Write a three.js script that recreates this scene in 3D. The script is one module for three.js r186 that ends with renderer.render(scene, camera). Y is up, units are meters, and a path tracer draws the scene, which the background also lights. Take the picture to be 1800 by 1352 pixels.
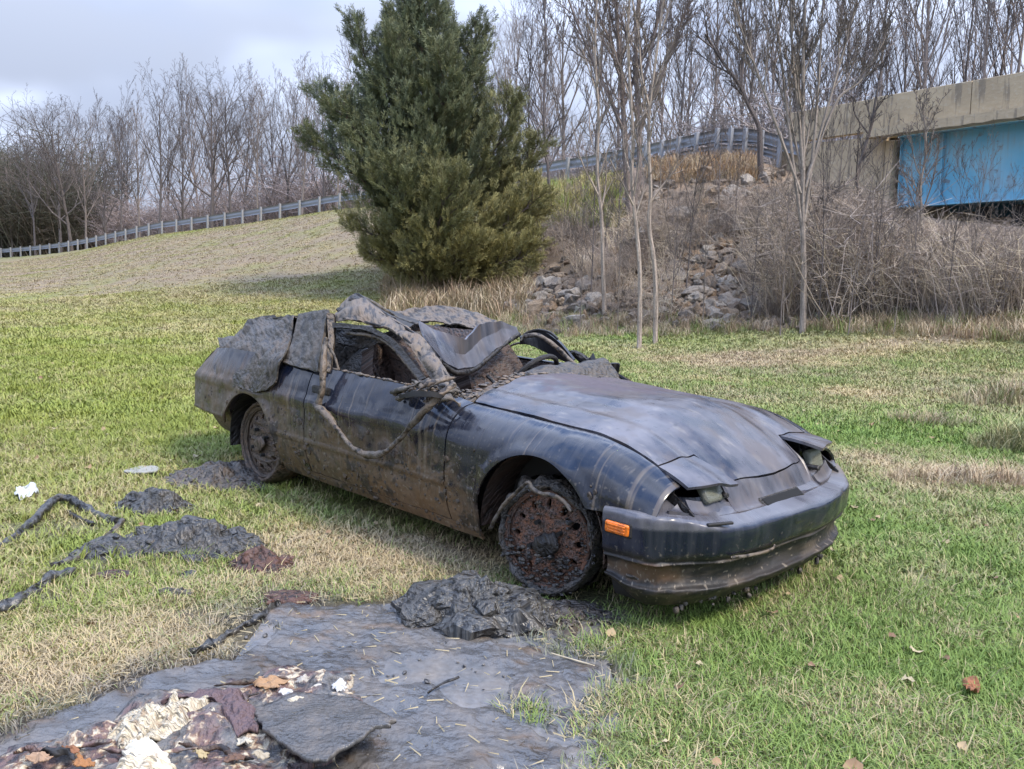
import * as THREE from 'three';
import { mergeGeometries, mergeVertices } from 'three/addons/utils/BufferGeometryUtils.js';
import { RoundedBoxGeometry } from 'three/addons/geometries/RoundedBoxGeometry.js';

// ---------------------------------------------------------------- camera, sky, sun, exposure
const scene = new THREE.Scene();
const FOCAL = 1563, PW = 1800, PH = 1352;            // focal length in pixels of the 1800 x 1352 photograph
const camera = new THREE.PerspectiveCamera(2 * Math.atan(PH / 2 / FOCAL) * 180 / Math.PI, 1024 / 769, 0.05, 2000);
camera.position.set(0, 1.5015, 0);
camera.rotation.set(-0.1376, 0, 0.0306, 'XYZ');
camera.updateMatrixWorld(true);
scene.add(camera);

const renderer = new THREE.WebGLRenderer({ antialias: true });
renderer.toneMapping = THREE.LinearToneMapping;
renderer.toneMappingExposure = 3.2;
renderer.shadowMap.enabled = true;

// ---------------------------------------------------------------- numbers: random, noise
function rng(seed) {
  let a = seed >>> 0;
  return () => { a = (a + 0x6D2B79F5) | 0; let t = Math.imul(a ^ (a >>> 15), 1 | a); t = (t + Math.imul(t ^ (t >>> 7), 61 | t)) ^ t; return ((t ^ (t >>> 14)) >>> 0) / 4294967296; };
}
const clamp = (x, a = 0, b = 1) => x < a ? a : x > b ? b : x;
const lerp = (a, b, t) => a + (b - a) * t;
const sstep = (a, b, x) => { const t = clamp((x - a) / (b - a)); return t * t * (3 - 2 * t); };
const mix3 = (a, b, t) => [lerp(a[0], b[0], t), lerp(a[1], b[1], t), lerp(a[2], b[2], t)];
function h3(x, y, z) { let h = Math.imul(x, 374761393) ^ Math.imul(y, 668265263) ^ Math.imul(z, 1274126177); h = Math.imul(h ^ (h >>> 13), 1274126177); return ((h ^ (h >>> 16)) >>> 0) / 4294967296; }
const GX = new Float64Array(256), GY = new Float64Array(256); for (let i = 0; i < 256; i++) { GX[i] = Math.cos(i / 256 * 2 * Math.PI); GY[i] = Math.sin(i / 256 * 2 * Math.PI); }
function hi(x, y, z) { let h = Math.imul(x, 374761393) ^ Math.imul(y, 668265263) ^ Math.imul(z, 1274126177); h = Math.imul(h ^ (h >>> 13), 1274126177); return (h ^ (h >>> 16)) & 255; }
const md = (i, p) => p ? ((i % p) + p) % p : i;
function vnoise(x, y, p = 0, s = 0) {               // gradient noise in about -1 .. 1, periodic with p when p > 0
  const xi = Math.floor(x), yi = Math.floor(y); let fx = x - xi, fy = y - yi;
  fx = fx * fx * fx * (fx * (fx * 6 - 15) + 10); fy = fy * fy * fy * (fy * (fy * 6 - 15) + 10);
  const x0 = md(xi, p), x1 = md(xi + 1, p), y0 = md(yi, p), y1 = md(yi + 1, p);
  const rx = x - xi, ry = y - yi, i0 = hi(x0, y0, s), i1 = hi(x1, y0, s), i2 = hi(x0, y1, s), i3 = hi(x1, y1, s);
  const a = GX[i0] * rx + GY[i0] * ry, b = GX[i1] * (rx - 1) + GY[i1] * ry, c = GX[i2] * rx + GY[i2] * (ry - 1), d = GX[i3] * (rx - 1) + GY[i3] * (ry - 1);
  return (a + (b - a) * fx + (c - a) * fy + (a - b - c + d) * fx * fy) * 1.5;
}
function fbm(x, y, oct = 4, p = 0, s = 0, gain = 0.5) {
  let v = 0, a = 1, n = 0;
  for (let i = 0; i < oct; i++) { v += a * vnoise(x, y, p, s + i * 17); n += a; a *= gain; x *= 2; y *= 2; p *= 2; }
  return v / n * 1.45;
}
function n3(x, y, z, s = 0) {                         // 3-D value noise
  const xi = Math.floor(x), yi = Math.floor(y), zi = Math.floor(z); let fx = x - xi, fy = y - yi, fz = z - zi;
  fx = fx * fx * (3 - 2 * fx); fy = fy * fy * (3 - 2 * fy); fz = fz * fz * (3 - 2 * fz);
  const q = (i, j, k) => h3(xi + i, yi + j, (zi + k) * 31 + s);
  const l = (k) => lerp(lerp(q(0, 0, k), q(1, 0, k), fx), lerp(q(0, 1, k), q(1, 1, k), fx), fy);
  return lerp(l(0), l(1), fz) * 2 - 1;
}
function fbm3(x, y, z, oct = 3, s = 0) { let v = 0, a = 1, n = 0; for (let i = 0; i < oct; i++) { v += a * n3(x, y, z, s + 7 * i); n += a; a *= 0.5; x *= 2.03; y *= 2.03; z *= 2.03; } return v / n * 1.3; }

// ---------------------------------------------------------------- sky: broken cloud, brighter overhead
const SUN_DIR = new THREE.Vector3(0.55, 0.86, 0.42).normalize();
{
  const W = 1024, H = 512, d = new Float32Array(W * H * 4);
  for (let j = 0; j < H; j++) for (let i = 0; i < W; i++) {
    const el = ((j + 0.5) / H - 0.5) * Math.PI, az = ((i + 0.5) / W - 0.5) * 2 * Math.PI;
    const x = Math.cos(el) * Math.cos(az), y = Math.sin(el), z = Math.cos(el) * Math.sin(az);
    const k = 1 / (Math.max(y, 0) + 0.16);
    const u = x * k * 1.15 + 3.1, v = z * k * 1.15 + 1.7;
    const w1 = fbm(u * 0.5 + 9, v * 0.5, 3, 0, 5);
    const c = fbm(u + w1 * 0.5, v + w1 * 0.4, 6, 0, 11, 0.52);
    const cover = sstep(-0.38, 0.30, c + 0.02);
    const shade = fbm(u * 0.8 + 0.25, v * 0.8 + 0.2, 5, 0, 31);
    const up = Math.max(y, 0);
    const blue = mix3([0.54, 0.61, 0.78], [0.20, 0.32, 0.62], sstep(0, 0.7, up));
    const g = lerp(1.08, 0.56, sstep(-0.45, 0.5, shade + 0.35 * c));
    const cloud = [g * 0.87, g * 0.99, g * 1.28];
    const m = mix3(blue, cloud, cover);
    const lift = 0.34 * (1 + 3.0 * sstep(0.08, 0.95, up));
    const below = y < 0 ? lerp(1, 0.35, sstep(0, -0.15, y)) : 1;
    const o = (j * W + i) * 4;
    d[o] = m[0] * lift * below; d[o + 1] = m[1] * lift * below; d[o + 2] = m[2] * lift * below; d[o + 3] = 1;
  }
  const t = new THREE.DataTexture(d, W, H, THREE.RGBAFormat, THREE.FloatType);
  t.mapping = THREE.EquirectangularReflectionMapping; t.magFilter = THREE.LinearFilter; t.minFilter = THREE.LinearFilter; t.needsUpdate = true;
  scene.background = t; scene.environment = t;
}
const sun = new THREE.DirectionalLight(0xfff1dd, 1.5);
sun.position.copy(SUN_DIR).multiplyScalar(60).add(new THREE.Vector3(0, 0, -10));
sun.target.position.set(0, 0, -10); sun.castShadow = true; sun.shadow.radius = 24;
sun.shadow.mapSize.set(2048, 2048);
Object.assign(sun.shadow.camera, { left: -50, right: 50, top: 50, bottom: -50, near: 1, far: 160 });
scene.add(sun, sun.target);

// ---------------------------------------------------------------- pixels of the photograph to rays, used to measure places once
const E3 = camera.matrixWorld.elements;
function ray(px, py) {
  const a = (px - PW / 2) / FOCAL, b = -(py - PH / 2) / FOCAL;
  return new THREE.Vector3(E3[0] * a + E3[4] * b - E3[8], E3[1] * a + E3[5] * b - E3[9], E3[2] * a + E3[6] * b - E3[10]);
}
const EYE = camera.position;
function onDepth(px, py, depth) { const r = ray(px, py); return r.multiplyScalar(depth / -r.z).add(EYE); }
const CAR_POS = new THREE.Vector3(0.702, 0, -4.407), CAR_YAW = -0.788;
const cYaw = Math.cos(CAR_YAW), sYaw = Math.sin(CAR_YAW);
function toCar(w, dir = false) { const x = w.x - (dir ? 0 : CAR_POS.x), z = w.z - (dir ? 0 : CAR_POS.z); return new THREE.Vector3(cYaw * x - sYaw * z, w.y, sYaw * x + cYaw * z); }
function V(px, py, val, ax = 'z') {                   // where a ray meets a plane of the car, in the car's own axes
  const o = toCar(EYE), r = toCar(ray(px, py), true);
  return o.add(r.multiplyScalar((val - o[ax]) / r[ax]));
}
const V3 = (x, y, z) => new THREE.Vector3(x, y, z);

// ---------------------------------------------------------------- names, labels
const used = {};
function numbered(n) { const k = used[n] = (used[n] ?? -1) + 1; return k ? `${n}_${String(k).padStart(3, '0')}` : n; }
function tag(o, label, category, group) { o.userData.label = label; if (category) o.userData.category = category; if (group) o.userData.group = group; return o; }
function thing(name, label, category, pos = [0, 0, 0], turn = 0, group) { const g = new THREE.Group(); g.name = numbered(name); g.position.set(...pos); g.rotation.y = turn; scene.add(g); return tag(g, label, category, group); }
function mesh(name, geo, mat, parent) { const m = new THREE.Mesh(geo, mat); m.name = parent ? name : numbered(name); m.castShadow = m.receiveShadow = true; (parent || scene).add(m); return m; }
function kind(o, k) { o.userData.kind = k; return o; }

// ---------------------------------------------------------------- textures
const toS = (c) => { c = clamp(c); return Math.round(255 * (c <= 0.0031308 ? c * 12.92 : 1.055 * Math.pow(c, 1 / 2.4) - 0.055)); };
function paint(W, H, fn, { rough = false, bump = false, repeat } = {}) {   // fn(u, v) -> { c: linear rgb, r, b }
  const C = new Uint8Array(W * H * 4), Q = rough ? new Uint8Array(W * H * 4) : null, B = bump ? new Uint8Array(W * H * 4) : null;
  for (let j = 0; j < H; j++) for (let i = 0; i < W; i++) {
    const o = (j * W + i) * 4, s = fn((i + 0.5) / W, (j + 0.5) / H);
    C[o] = toS(s.c[0]); C[o + 1] = toS(s.c[1]); C[o + 2] = toS(s.c[2]); C[o + 3] = 255;
    if (Q) { Q[o] = Q[o + 1] = Q[o + 2] = clamp(s.r) * 255; Q[o + 3] = 255; }
    if (B) { B[o] = B[o + 1] = B[o + 2] = clamp(s.b) * 255; B[o + 3] = 255; }
  }
  const mk = (a, srgb) => { const t = new THREE.DataTexture(a, W, H, THREE.RGBAFormat); t.magFilter = THREE.LinearFilter; t.minFilter = THREE.LinearMipmapLinearFilter; t.generateMipmaps = true; t.wrapS = t.wrapT = THREE.RepeatWrapping; if (srgb) t.colorSpace = THREE.SRGBColorSpace; if (repeat) t.repeat.set(...repeat); t.needsUpdate = true; return t; };
  const out = { map: mk(C, true) };
  if (Q) out.roughnessMap = mk(Q);
  if (B) out.bumpMap = mk(B);
  return out;
}
const mat = (o) => new THREE.MeshStandardMaterial({ side: THREE.DoubleSide, roughness: 0.9, ...o });
const lin = (r, g, b) => new THREE.Color().setRGB(r, g, b);

// ---------------------------------------------------------------- geometry helpers
class TriBuf {
  constructor() { this.p = []; this.i = []; this.u = []; this.c = []; }
  v(x, y, z, u = 0, w = 0, col) { this.p.push(x, y, z); this.u.push(u, w); if (col) this.c.push(...col); return this.p.length / 3 - 1; }
  t(a, b, c) { this.i.push(a, b, c); }
  q(a, b, c, d) { this.i.push(a, b, c, a, c, d); }
  geo() {
    const g = new THREE.BufferGeometry();
    g.setAttribute('position', new THREE.Float32BufferAttribute(this.p, 3)); g.setAttribute('uv', new THREE.Float32BufferAttribute(this.u, 2));
    if (this.c.length) g.setAttribute('color', new THREE.Float32BufferAttribute(this.c, 3));
    g.setIndex(this.i); g.computeVertexNormals(); return g;
  }
}
// a grid of points as a slab with thickness: pt(u, v) -> Vector3, uvf(p, u, v) -> [u, v]; outward = +1 / -1 picks which way the thickness goes
function slab(nu, nv, pt, thick, uvf, sign = 1) {
  const P = [], N = [];
  for (let j = 0; j <= nv; j++) for (let i = 0; i <= nu; i++) P.push(pt(i / nu, j / nv));
  const at = (i, j) => P[clamp(j, 0, nv) * (nu + 1) + clamp(i, 0, nu)];
  const a = new THREE.Vector3(), b = new THREE.Vector3();
  for (let j = 0; j <= nv; j++) for (let i = 0; i <= nu; i++) { a.subVectors(at(i + 1, j), at(i - 1, j)); b.subVectors(at(i, j + 1), at(i, j - 1)); N.push(new THREE.Vector3().crossVectors(a, b).normalize()); }
  const B = new TriBuf(), n = (nu + 1) * (nv + 1);
  for (let s = 0; s < 2; s++) for (let k = 0; k < n; k++) {
    const p = P[k], q = N[k], o = s ? -thick * sign : 0, x = p.x + q.x * o, y = p.y + q.y * o, z = p.z + q.z * o;
    const uv = uvf ? uvf(p, (k % (nu + 1)) / nu, Math.floor(k / (nu + 1)) / nv) : [(k % (nu + 1)) / nu, Math.floor(k / (nu + 1)) / nv];
    B.v(x, y, z, uv[0], uv[1]);
  }
  for (let j = 0; j < nv; j++) for (let i = 0; i < nu; i++) { const k = j * (nu + 1) + i; B.q(k, k + 1, k + nu + 2, k + nu + 1); if (thick) B.q(n + k, n + k + nu + 1, n + k + nu + 2, n + k + 1); }
  if (thick) {
    const rim = [];
    for (let i = 0; i < nu; i++) rim.push(i); for (let j = 0; j < nv; j++) rim.push(j * (nu + 1) + nu); for (let i = nu; i > 0; i--) rim.push(nv * (nu + 1) + i); for (let j = nv; j > 0; j--) rim.push(j * (nu + 1));
    const base = B.p.length / 3;
    for (const k of rim) for (const s of [0, n]) { const o = (k + s) * 3; B.v(B.p[o], B.p[o + 1], B.p[o + 2], B.u[(k + s) * 2], B.u[(k + s) * 2 + 1]); }
    for (let r = 0; r < rim.length; r++) { const x = base + r * 2, y = base + ((r + 1) % rim.length) * 2; B.q(x, x + 1, y + 1, y); }
  }
  return B.geo();
}
const cr = (a, b, c, d, t) => 0.5 * (2 * b + (c - a) * t + (2 * a - 5 * b + 4 * c - d) * t * t + (3 * b - a - 3 * c + d) * t * t * t);
function crV(A, t) {                                  // Catmull-Rom through an array of Vector3, t in 0..1
  const n = A.length - 1, f = clamp(t) * n, i = Math.min(n - 1, Math.floor(f)), s = f - i, g = (k) => A[clamp(k, 0, n)];
  const a = g(i - 1), b = g(i), c = g(i + 1), d = g(i + 2);
  return V3(cr(a.x, b.x, c.x, d.x, s), cr(a.y, b.y, c.y, d.y, s), cr(a.z, b.z, c.z, d.z, s));
}
const gridPt = (rows) => (u, v) => crV(rows.map((r) => crV(r, u)), v);
// a tube along points with a radius function and an uneven skin
function tube(pts, r, { seg = 40, sides = 8, flat = 1, rough = 0, seed = 1, freq = 18, capped = true } = {}) {
  const B = new TriBuf(), up0 = V3(0, 1, 0); let len = 0, prev = null, nrm = null;
  for (let i = 0; i <= seg; i++) {
    const t = i / seg, p = crV(pts, t), q = crV(pts, Math.min(1, t + 0.01)), o = crV(pts, Math.max(0, t - 0.01)), T = q.sub(o).normalize();
    if (prev) len += p.distanceTo(prev); prev = p.clone();
    if (!nrm) { nrm = Math.abs(T.y) > 0.9 ? V3(1, 0, 0) : up0.clone(); }
    nrm.addScaledVector(T, -nrm.dot(T)).normalize();
    const bi = T.clone().cross(nrm), R = typeof r === 'function' ? r(t) : r;
    for (let k = 0; k <= sides; k++) {
      const a = (k % sides) / sides * Math.PI * 2, e = 1 + rough * fbm3(p.x * freq + Math.cos(a), p.y * freq + Math.sin(a), p.z * freq, 2, seed);
      const x = Math.cos(a) * R * e * flat, y = Math.sin(a) * R * e;
      B.v(p.x + nrm.x * x + bi.x * y, p.y + nrm.y * x + bi.y * y, p.z + nrm.z * x + bi.z * y, len, k / sides * R * 6);
    }
  }
  for (let i = 0; i < seg; i++) for (let k = 0; k < sides; k++) { const a = i * (sides + 1) + k; B.q(a, a + 1, a + sides + 2, a + sides + 1); }
  if (capped) for (const i of [0, seg]) { const p = crV(pts, i / seg), c = B.v(p.x, p.y, p.z); for (let k = 0; k < sides; k++) { const a = i * (sides + 1) + k; i ? B.t(a, a + 1, c) : B.t(a + 1, a, c); } }
  return B.geo();
}
const clodUv = (g, s) => { const u = g.attributes.uv; for (let i = 0; i < u.count; i++) u.setXY(i, u.getX(i) * s * 2 + s * 37, u.getY(i) * s * 2 + s * 61); return g; };
function rockGeo(seed, detail = 2, squash = 0.7, rough = 0.35) {    // an angular lump of about unit radius
  let g = new THREE.IcosahedronGeometry(1, detail); g.deleteAttribute('uv'); g.deleteAttribute('normal'); g = mergeVertices(g, 1e-4);
  const p = g.attributes.position, R = rng(seed), cuts = [];
  for (let k = 0; k < 7; k++) { const a = R() * 6.283, b = R() * 2 - 1, c = Math.sqrt(1 - b * b); cuts.push([c * Math.cos(a), b, c * Math.sin(a), 0.55 + R() * 0.3]); }
  for (let i = 0; i < p.count; i++) {
    let x = p.getX(i), y = p.getY(i), z = p.getZ(i);
    for (const [a, b, c, d] of cuts) { const s = x * a + y * b + z * c; if (s > d) { x -= a * (s - d); y -= b * (s - d); z -= c * (s - d); } }
    const k = 1 + rough * 0.4 * fbm3(x * 2.1 + seed, y * 2.1, z * 2.1, 2, seed);
    p.setXYZ(i, x * k, y * k * squash, z * k);
  }
  const uv = new Float32Array(p.count * 2); for (let i = 0; i < p.count; i++) { uv[i * 2] = p.getX(i) + p.getY(i) * 0.5; uv[i * 2 + 1] = p.getZ(i) + p.getY(i) * 0.5; }
  g.setAttribute('uv', new THREE.BufferAttribute(uv, 2)); g.computeVertexNormals(); return g;
}

// ================================================================ GROUND
// crest of the road embankment: x, z, height, length of the slope towards the lawn
const CREST = [[-95, -112, -1.2, 44], [-46, -80, 0.45, 40], [-24, -60, 2.55, 34], [-9.8, -47.5, 3.85, 27], [1.4, -34.5, 4.55, 18], [5.7, -26.2, 4.62, 10.5], [7.3, -24.2, 4.1, 9], [8.8, -22.5, 3.1, 8], [11, -19.9, 2.6, 6.5], [16, -13.8, 2.3, 6], [24, -4, 1.6, 6]];
const crestPts = [];
{
  const A = CREST.map((c) => c.slice());
  for (let i = 0; i < A.length - 1; i++) for (let k = 0; k < 10; k++) {
    const t = k / 10, g = (j) => A[clamp(j, 0, A.length - 1)];
    crestPts.push([0, 1, 2, 3].map((q) => (q < 2 ? cr(g(i - 1)[q], g(i)[q], g(i + 1)[q], g(i + 2)[q], t) : lerp(g(i)[q], g(i + 1)[q], t))));
  }
  crestPts.push(A[A.length - 1]);
}
function crestAt(x, z) {                              // signed distance to the crest line (towards the lawn positive), crest height, slope length, position along
  let best = 1e9, out = null, i0 = 0;
  for (let i = 0; i < crestPts.length; i += 5) { const a = crestPts[i], q = (x - a[0]) ** 2 + (z - a[1]) ** 2; if (q < best) { best = q; i0 = i; } }
  best = 1e9;
  for (let i = Math.max(0, i0 - 10); i < Math.min(crestPts.length - 1, i0 + 10); i++) {
    const a = crestPts[i], b = crestPts[i + 1], dx = b[0] - a[0], dz = b[1] - a[1], l2 = dx * dx + dz * dz;
    const t = clamp(((x - a[0]) * dx + (z - a[1]) * dz) / l2), ex = x - a[0] - dx * t, ez = z - a[1] - dz * t, d2 = ex * ex + ez * ez;
    if (d2 < best) { best = d2; const s = Math.sign(dx * ez - dz * ex) || 1; out = { d: Math.sqrt(d2) * s, h: lerp(a[2], b[2], t), L: lerp(a[3], b[3], t), s: i + t }; }
  }
  return out;
}
function lawnH(x, z) {
  const r = Math.max(0, x * 0.85 - z * 0.55 - 8.5);
  return Math.min(0.0208 * r * r, 1.6) + 0.035 * vnoise(x * 0.35, z * 0.35, 0, 3) * sstep(4, 9, Math.hypot(x - 0.3, z + 5)) + 0.012 * vnoise(x * 1.7, z * 1.7, 0, 8);
}
function crestOnBearing(az) {                         // distance of the crest from the lawn's middle along a bearing x / -z, and its height
  for (let i = 0; i < crestPts.length - 1; i++) { const a = crestPts[i], b = crestPts[i + 1], p = a[0] / -a[1], q = b[0] / -b[1]; if ((az <= q && b[1] < -8) || (b[1] >= -8)) { const t = clamp((az - p) / (q - p || 1e-6), 0, 1); return [Math.hypot(lerp(a[0], b[0], t), lerp(a[1], b[1], t)), lerp(a[2], b[2], t)]; } }
  return [40, 0];
}
const bankT = (x, z, c) => {                           // 0 at the foot of the bank .. 1 at its crest
  const tp = clamp(1 - c.d / c.L), az = x / Math.max(-z, 0.5), w = sstep(0.16, 0.0, az);
  if (w <= 0 || z > -8) return w > 0 && z > -8 ? 0 : tp;
  const [D, h] = crestOnBearing(az), D0 = lerp(19, 18, clamp(az + 0.4)), tr = clamp((Math.hypot(x, z) - D0) / (D - D0));
  return lerp(tp, tr, w);
};
const bankH = (x, z, c) => { const az = x / Math.max(-z, 0.5), w = sstep(0.16, 0.0, az); return w > 0 && z < -8 ? lerp(c.h, crestOnBearing(az)[1], w) : c.h; };
function terrain(x, z) {
  const c = crestAt(x, z), l = lawnH(x, z);
  if (c.d >= 0) {
    const t = bankT(x, z, c), s = lerp(t, t * t * (3 - 2 * t), lerp(0.2, 0.55, sstep(0, 3, x))) * sstep(0, 0.06, t);
    const bump = sstep(0, 0.2, t) * (1 - sstep(0.9, 1, t)) * lerp(0.05, 0.12, sstep(-2, 3, x)) * fbm(x * 0.5, z * 0.5, 3, 0, 23);
    return lerp(l, bankH(x, z, c), s) + bump;
  }
  return c.h - 0.1 * sstep(0, -1, c.d) - 5.5 * sstep(-12, -26, c.d) - (c.s > 66 ? 0.9 * sstep(0, -4, c.d) : 0);
}
function hit(px, py, far = 160) {                     // where the ray through a pixel meets the ground
  const r = ray(px, py).normalize(); let t0 = 1;
  for (let t = 1; t < far; t += 0.12 + t * 0.004) {
    if (EYE.y + r.y * t < terrain(EYE.x + r.x * t, EYE.z + r.z * t)) {
      let a = t0, b = t; for (let k = 0; k < 18; k++) { const m = (a + b) / 2; if (EYE.y + r.y * m < terrain(EYE.x + r.x * m, EYE.z + r.z * m)) b = m; else a = m; }
      return V3(EYE.x + r.x * b, EYE.y + r.y * b, EYE.z + r.z * b);
    }
    t0 = t;
  }
  return V3(EYE.x + r.x * far, EYE.y + r.y * far, EYE.z + r.z * far);
}
const gHit = (px, py) => { const r = ray(px, py), t = -EYE.y / r.y; return V3(EYE.x + r.x * t, 0, EYE.z + r.z * t); };   // on the level lawn near the car

// wet mud spilled on the lawn: blobs [centre px, py, radius x, radius z (m), turn, strength]
const MUD = [
  [620, 1110, 0.55, 0.42, 0.2], [800, 1160, 0.62, 0.34, 0], [850, 1215, 0.34, 0.26, 0], [740, 1240, 0.48, 0.28, 0], [560, 1180, 0.5, 0.34, 0.3], [810, 1300, 0.24, 0.16, 0.4], [930, 1345, 0.16, 0.06, 0], [700, 1330, 0.5, 0.3, 0],
  [350, 1215, 0.6, 0.17, 0.55], [190, 1310, 0.65, 0.2, 0.55], [470, 1290, 0.7, 0.4, 0.3], [250, 1360, 0.9, 0.3, 0.4], [985, 1185, 0.2, 0.06, -0.2], [500, 1340, 0.8, 0.3, 0], [990, 1105, 0.26, 0.07, 0.1], [540, 1070, 0.3, 0.2, 0],
  [955, 1262, 0.16, 0.09, 0, -1.1], [1030, 1140, 0.12, 0.05, 0, -0.8], [660, 1040, 0.14, 0.06, 0, -0.7], [200, 1225, 0.2, 0.06, 0.5, -0.6], [1050, 1192, 0.14, 0.035, -0.2, 0.9], [985, 1300, 0.12, 0.03, 0, 0.9],
].map(([a, b, rx, rz, t, k = 1]) => { const p = gHit(a, b); return [p.x, p.z, rx, rz, t, k]; });
function mudMask(x, z) {
  let m = 0; const wx = x + 0.25 * fbm(x * 2.6, z * 2.6, 5, 0, 41), wz = z + 0.19 * fbm(x * 3 + 9, z * 3, 4, 0, 43);
  for (const [cx, cz, rx, rz, t, k] of MUD) {
    const dx = wx - cx, dz = wz - cz, c = Math.cos(t), s = Math.sin(t), a = (dx * c - dz * s) / rx, b = (dx * s + dz * c) / rz, d = a * a + b * b;
    if (d < 4) m += k * Math.exp(-d * 1.6);
  }
  return m - 0.40 + 0.10 * fbm(x * 11, z * 11, 3, 0, 45);                                    // > 0 inside
}
// thin smears of mud and dead ground under the debris further left and by the wheels
const SMEAR = [[330, 960, 0.42, 0.34], [270, 900, 0.3, 0.2], [100, 930, 0.4, 0.25], [60, 1050, 0.35, 0.12], [400, 840, 0.5, 0.35], [890, 1060, 0.6, 0.35], [1020, 1065, 0.4, 0.2], [460, 1000, 0.25, 0.2], [430, 1110, 0.35, 0.2], [170, 985, 0.3, 0.18], [1040, 1190, 0.3, 0.14], [200, 1010, 0.3, 0.12], [960, 1320, 0.3, 0.25], [340, 1080, 0.2, 0.12], [520, 1050, 0.35, 0.16]]
  .map(([a, b, rx, rz]) => { const p = gHit(a, b); return [p.x, p.z, rx, rz]; });
function smear(x, z) {
  let m = 0;
  for (const [cx, cz, rx, rz] of SMEAR) { const a = (x - cx) / rx, b = (z - cz) / rz, d = a * a + b * b; if (d < 4) m = Math.max(m, 1 - Math.sqrt(d) * 0.75); }
  return clamp(m + 0.35 * fbm(x * 4, z * 4, 3, 0, 47) * (m > 0 ? 1 : 0), 0, 1);
}
// how straw-coloured the turf is, 0 green .. 1 straw
const tanSpot = [[1730, 840, 1.25, 0.65], [1800, 700, 1.4, 0.9], [1500, 690, 0.5, 0.5], [1330, 640, 1.4, 0.5], [1220, 630, 1.2, 0.5], [1620, 600, 2.5, 0.8], [1500, 800, 0.5, 0.4], [700, 980, 0.5, 0.4], [80, 1180, 0.4, 0.2], [250, 1130, 0.4, 0.2], [560, 960, 0.4, 0.3]].map(([a, b, rx, rz]) => { const p = hit(a, b); return [p.x, p.z, rx, rz]; });
function straw(x, z, c) {
  let s = 0.36 + 0.4 * fbm(x * 0.55, z * 0.55, 4, 0, 61) + 0.3 * fbm(x * 2.6, z * 2.6, 3, 0, 67);
  for (const [cx, cz, rx, rz] of tanSpot) { const a = (x - cx) / rx, b = (z - cz) / rz, d = a * a + b * b; if (d < 6) s += 0.75 * Math.exp(-d * 1.1); }
  const slope = bankT(x, z, c);
  if (x < 2) s += (0.52 + 0.35 * fbm(x * 0.16, z * 0.3, 3, 0, 63)) * sstep(0.02, 0.3, slope) - 0.35 * sstep(0.72, 0.95, slope);                                  // the mown bank is dry, its top rim greener
  s += 0.06 * sstep(-0.3, -1.5, x) * sstep(5.2, 3.6, -z) - 0.25 * sstep(-1, -3, x) * sstep(4.8, 6.5, -z) * sstep(19, 12, -z);
  s -= 0.28 * sstep(0.5, 2.5, x) * sstep(12, 7, -z);
  return clamp(s, 0, 1);
}
const GREEN = [0.142, 0.218, 0.042], LIME = [0.218, 0.235, 0.038], STRAW = [0.40, 0.325, 0.165], DUST = [0.335, 0.262, 0.175];
function turfCol(x, z, c) {
  const s = straw(x, z, c), lime = sstep(0.2, -3.5, x) * 0.75 + 0.2 * fbm(x, z, 2, 0, 71), g = mix3(GREEN, LIME, clamp(lime));
  const hill = 0.78 + 0.22 * sstep(0.25, 0.05, bankT(x, z, c));
  return mix3(g, mix3(STRAW, DUST, clamp(0.5 + fbm(x * 0.4, z * 0.8, 3, 0, 73) + 2 * (1 - hill))).map((q) => q * hill), s);
}
const brushy = (x, z, c) => {                          // 0..1: the part of the slope under brambles and stones
  const p = sstep(-0.5, 1.6, x + 0.5 * vnoise(z * 0.7, x * 0.7, 0, 5)) * sstep(c.L * 0.98, c.L * 0.86, c.d + 0.5 * vnoise(x * 0.9, z * 0.9, 0, 6));
  return p * (c.s < 46 ? 1 - sstep(0.74, 0.9, 1 - c.d / c.L) : 1);
};

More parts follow.
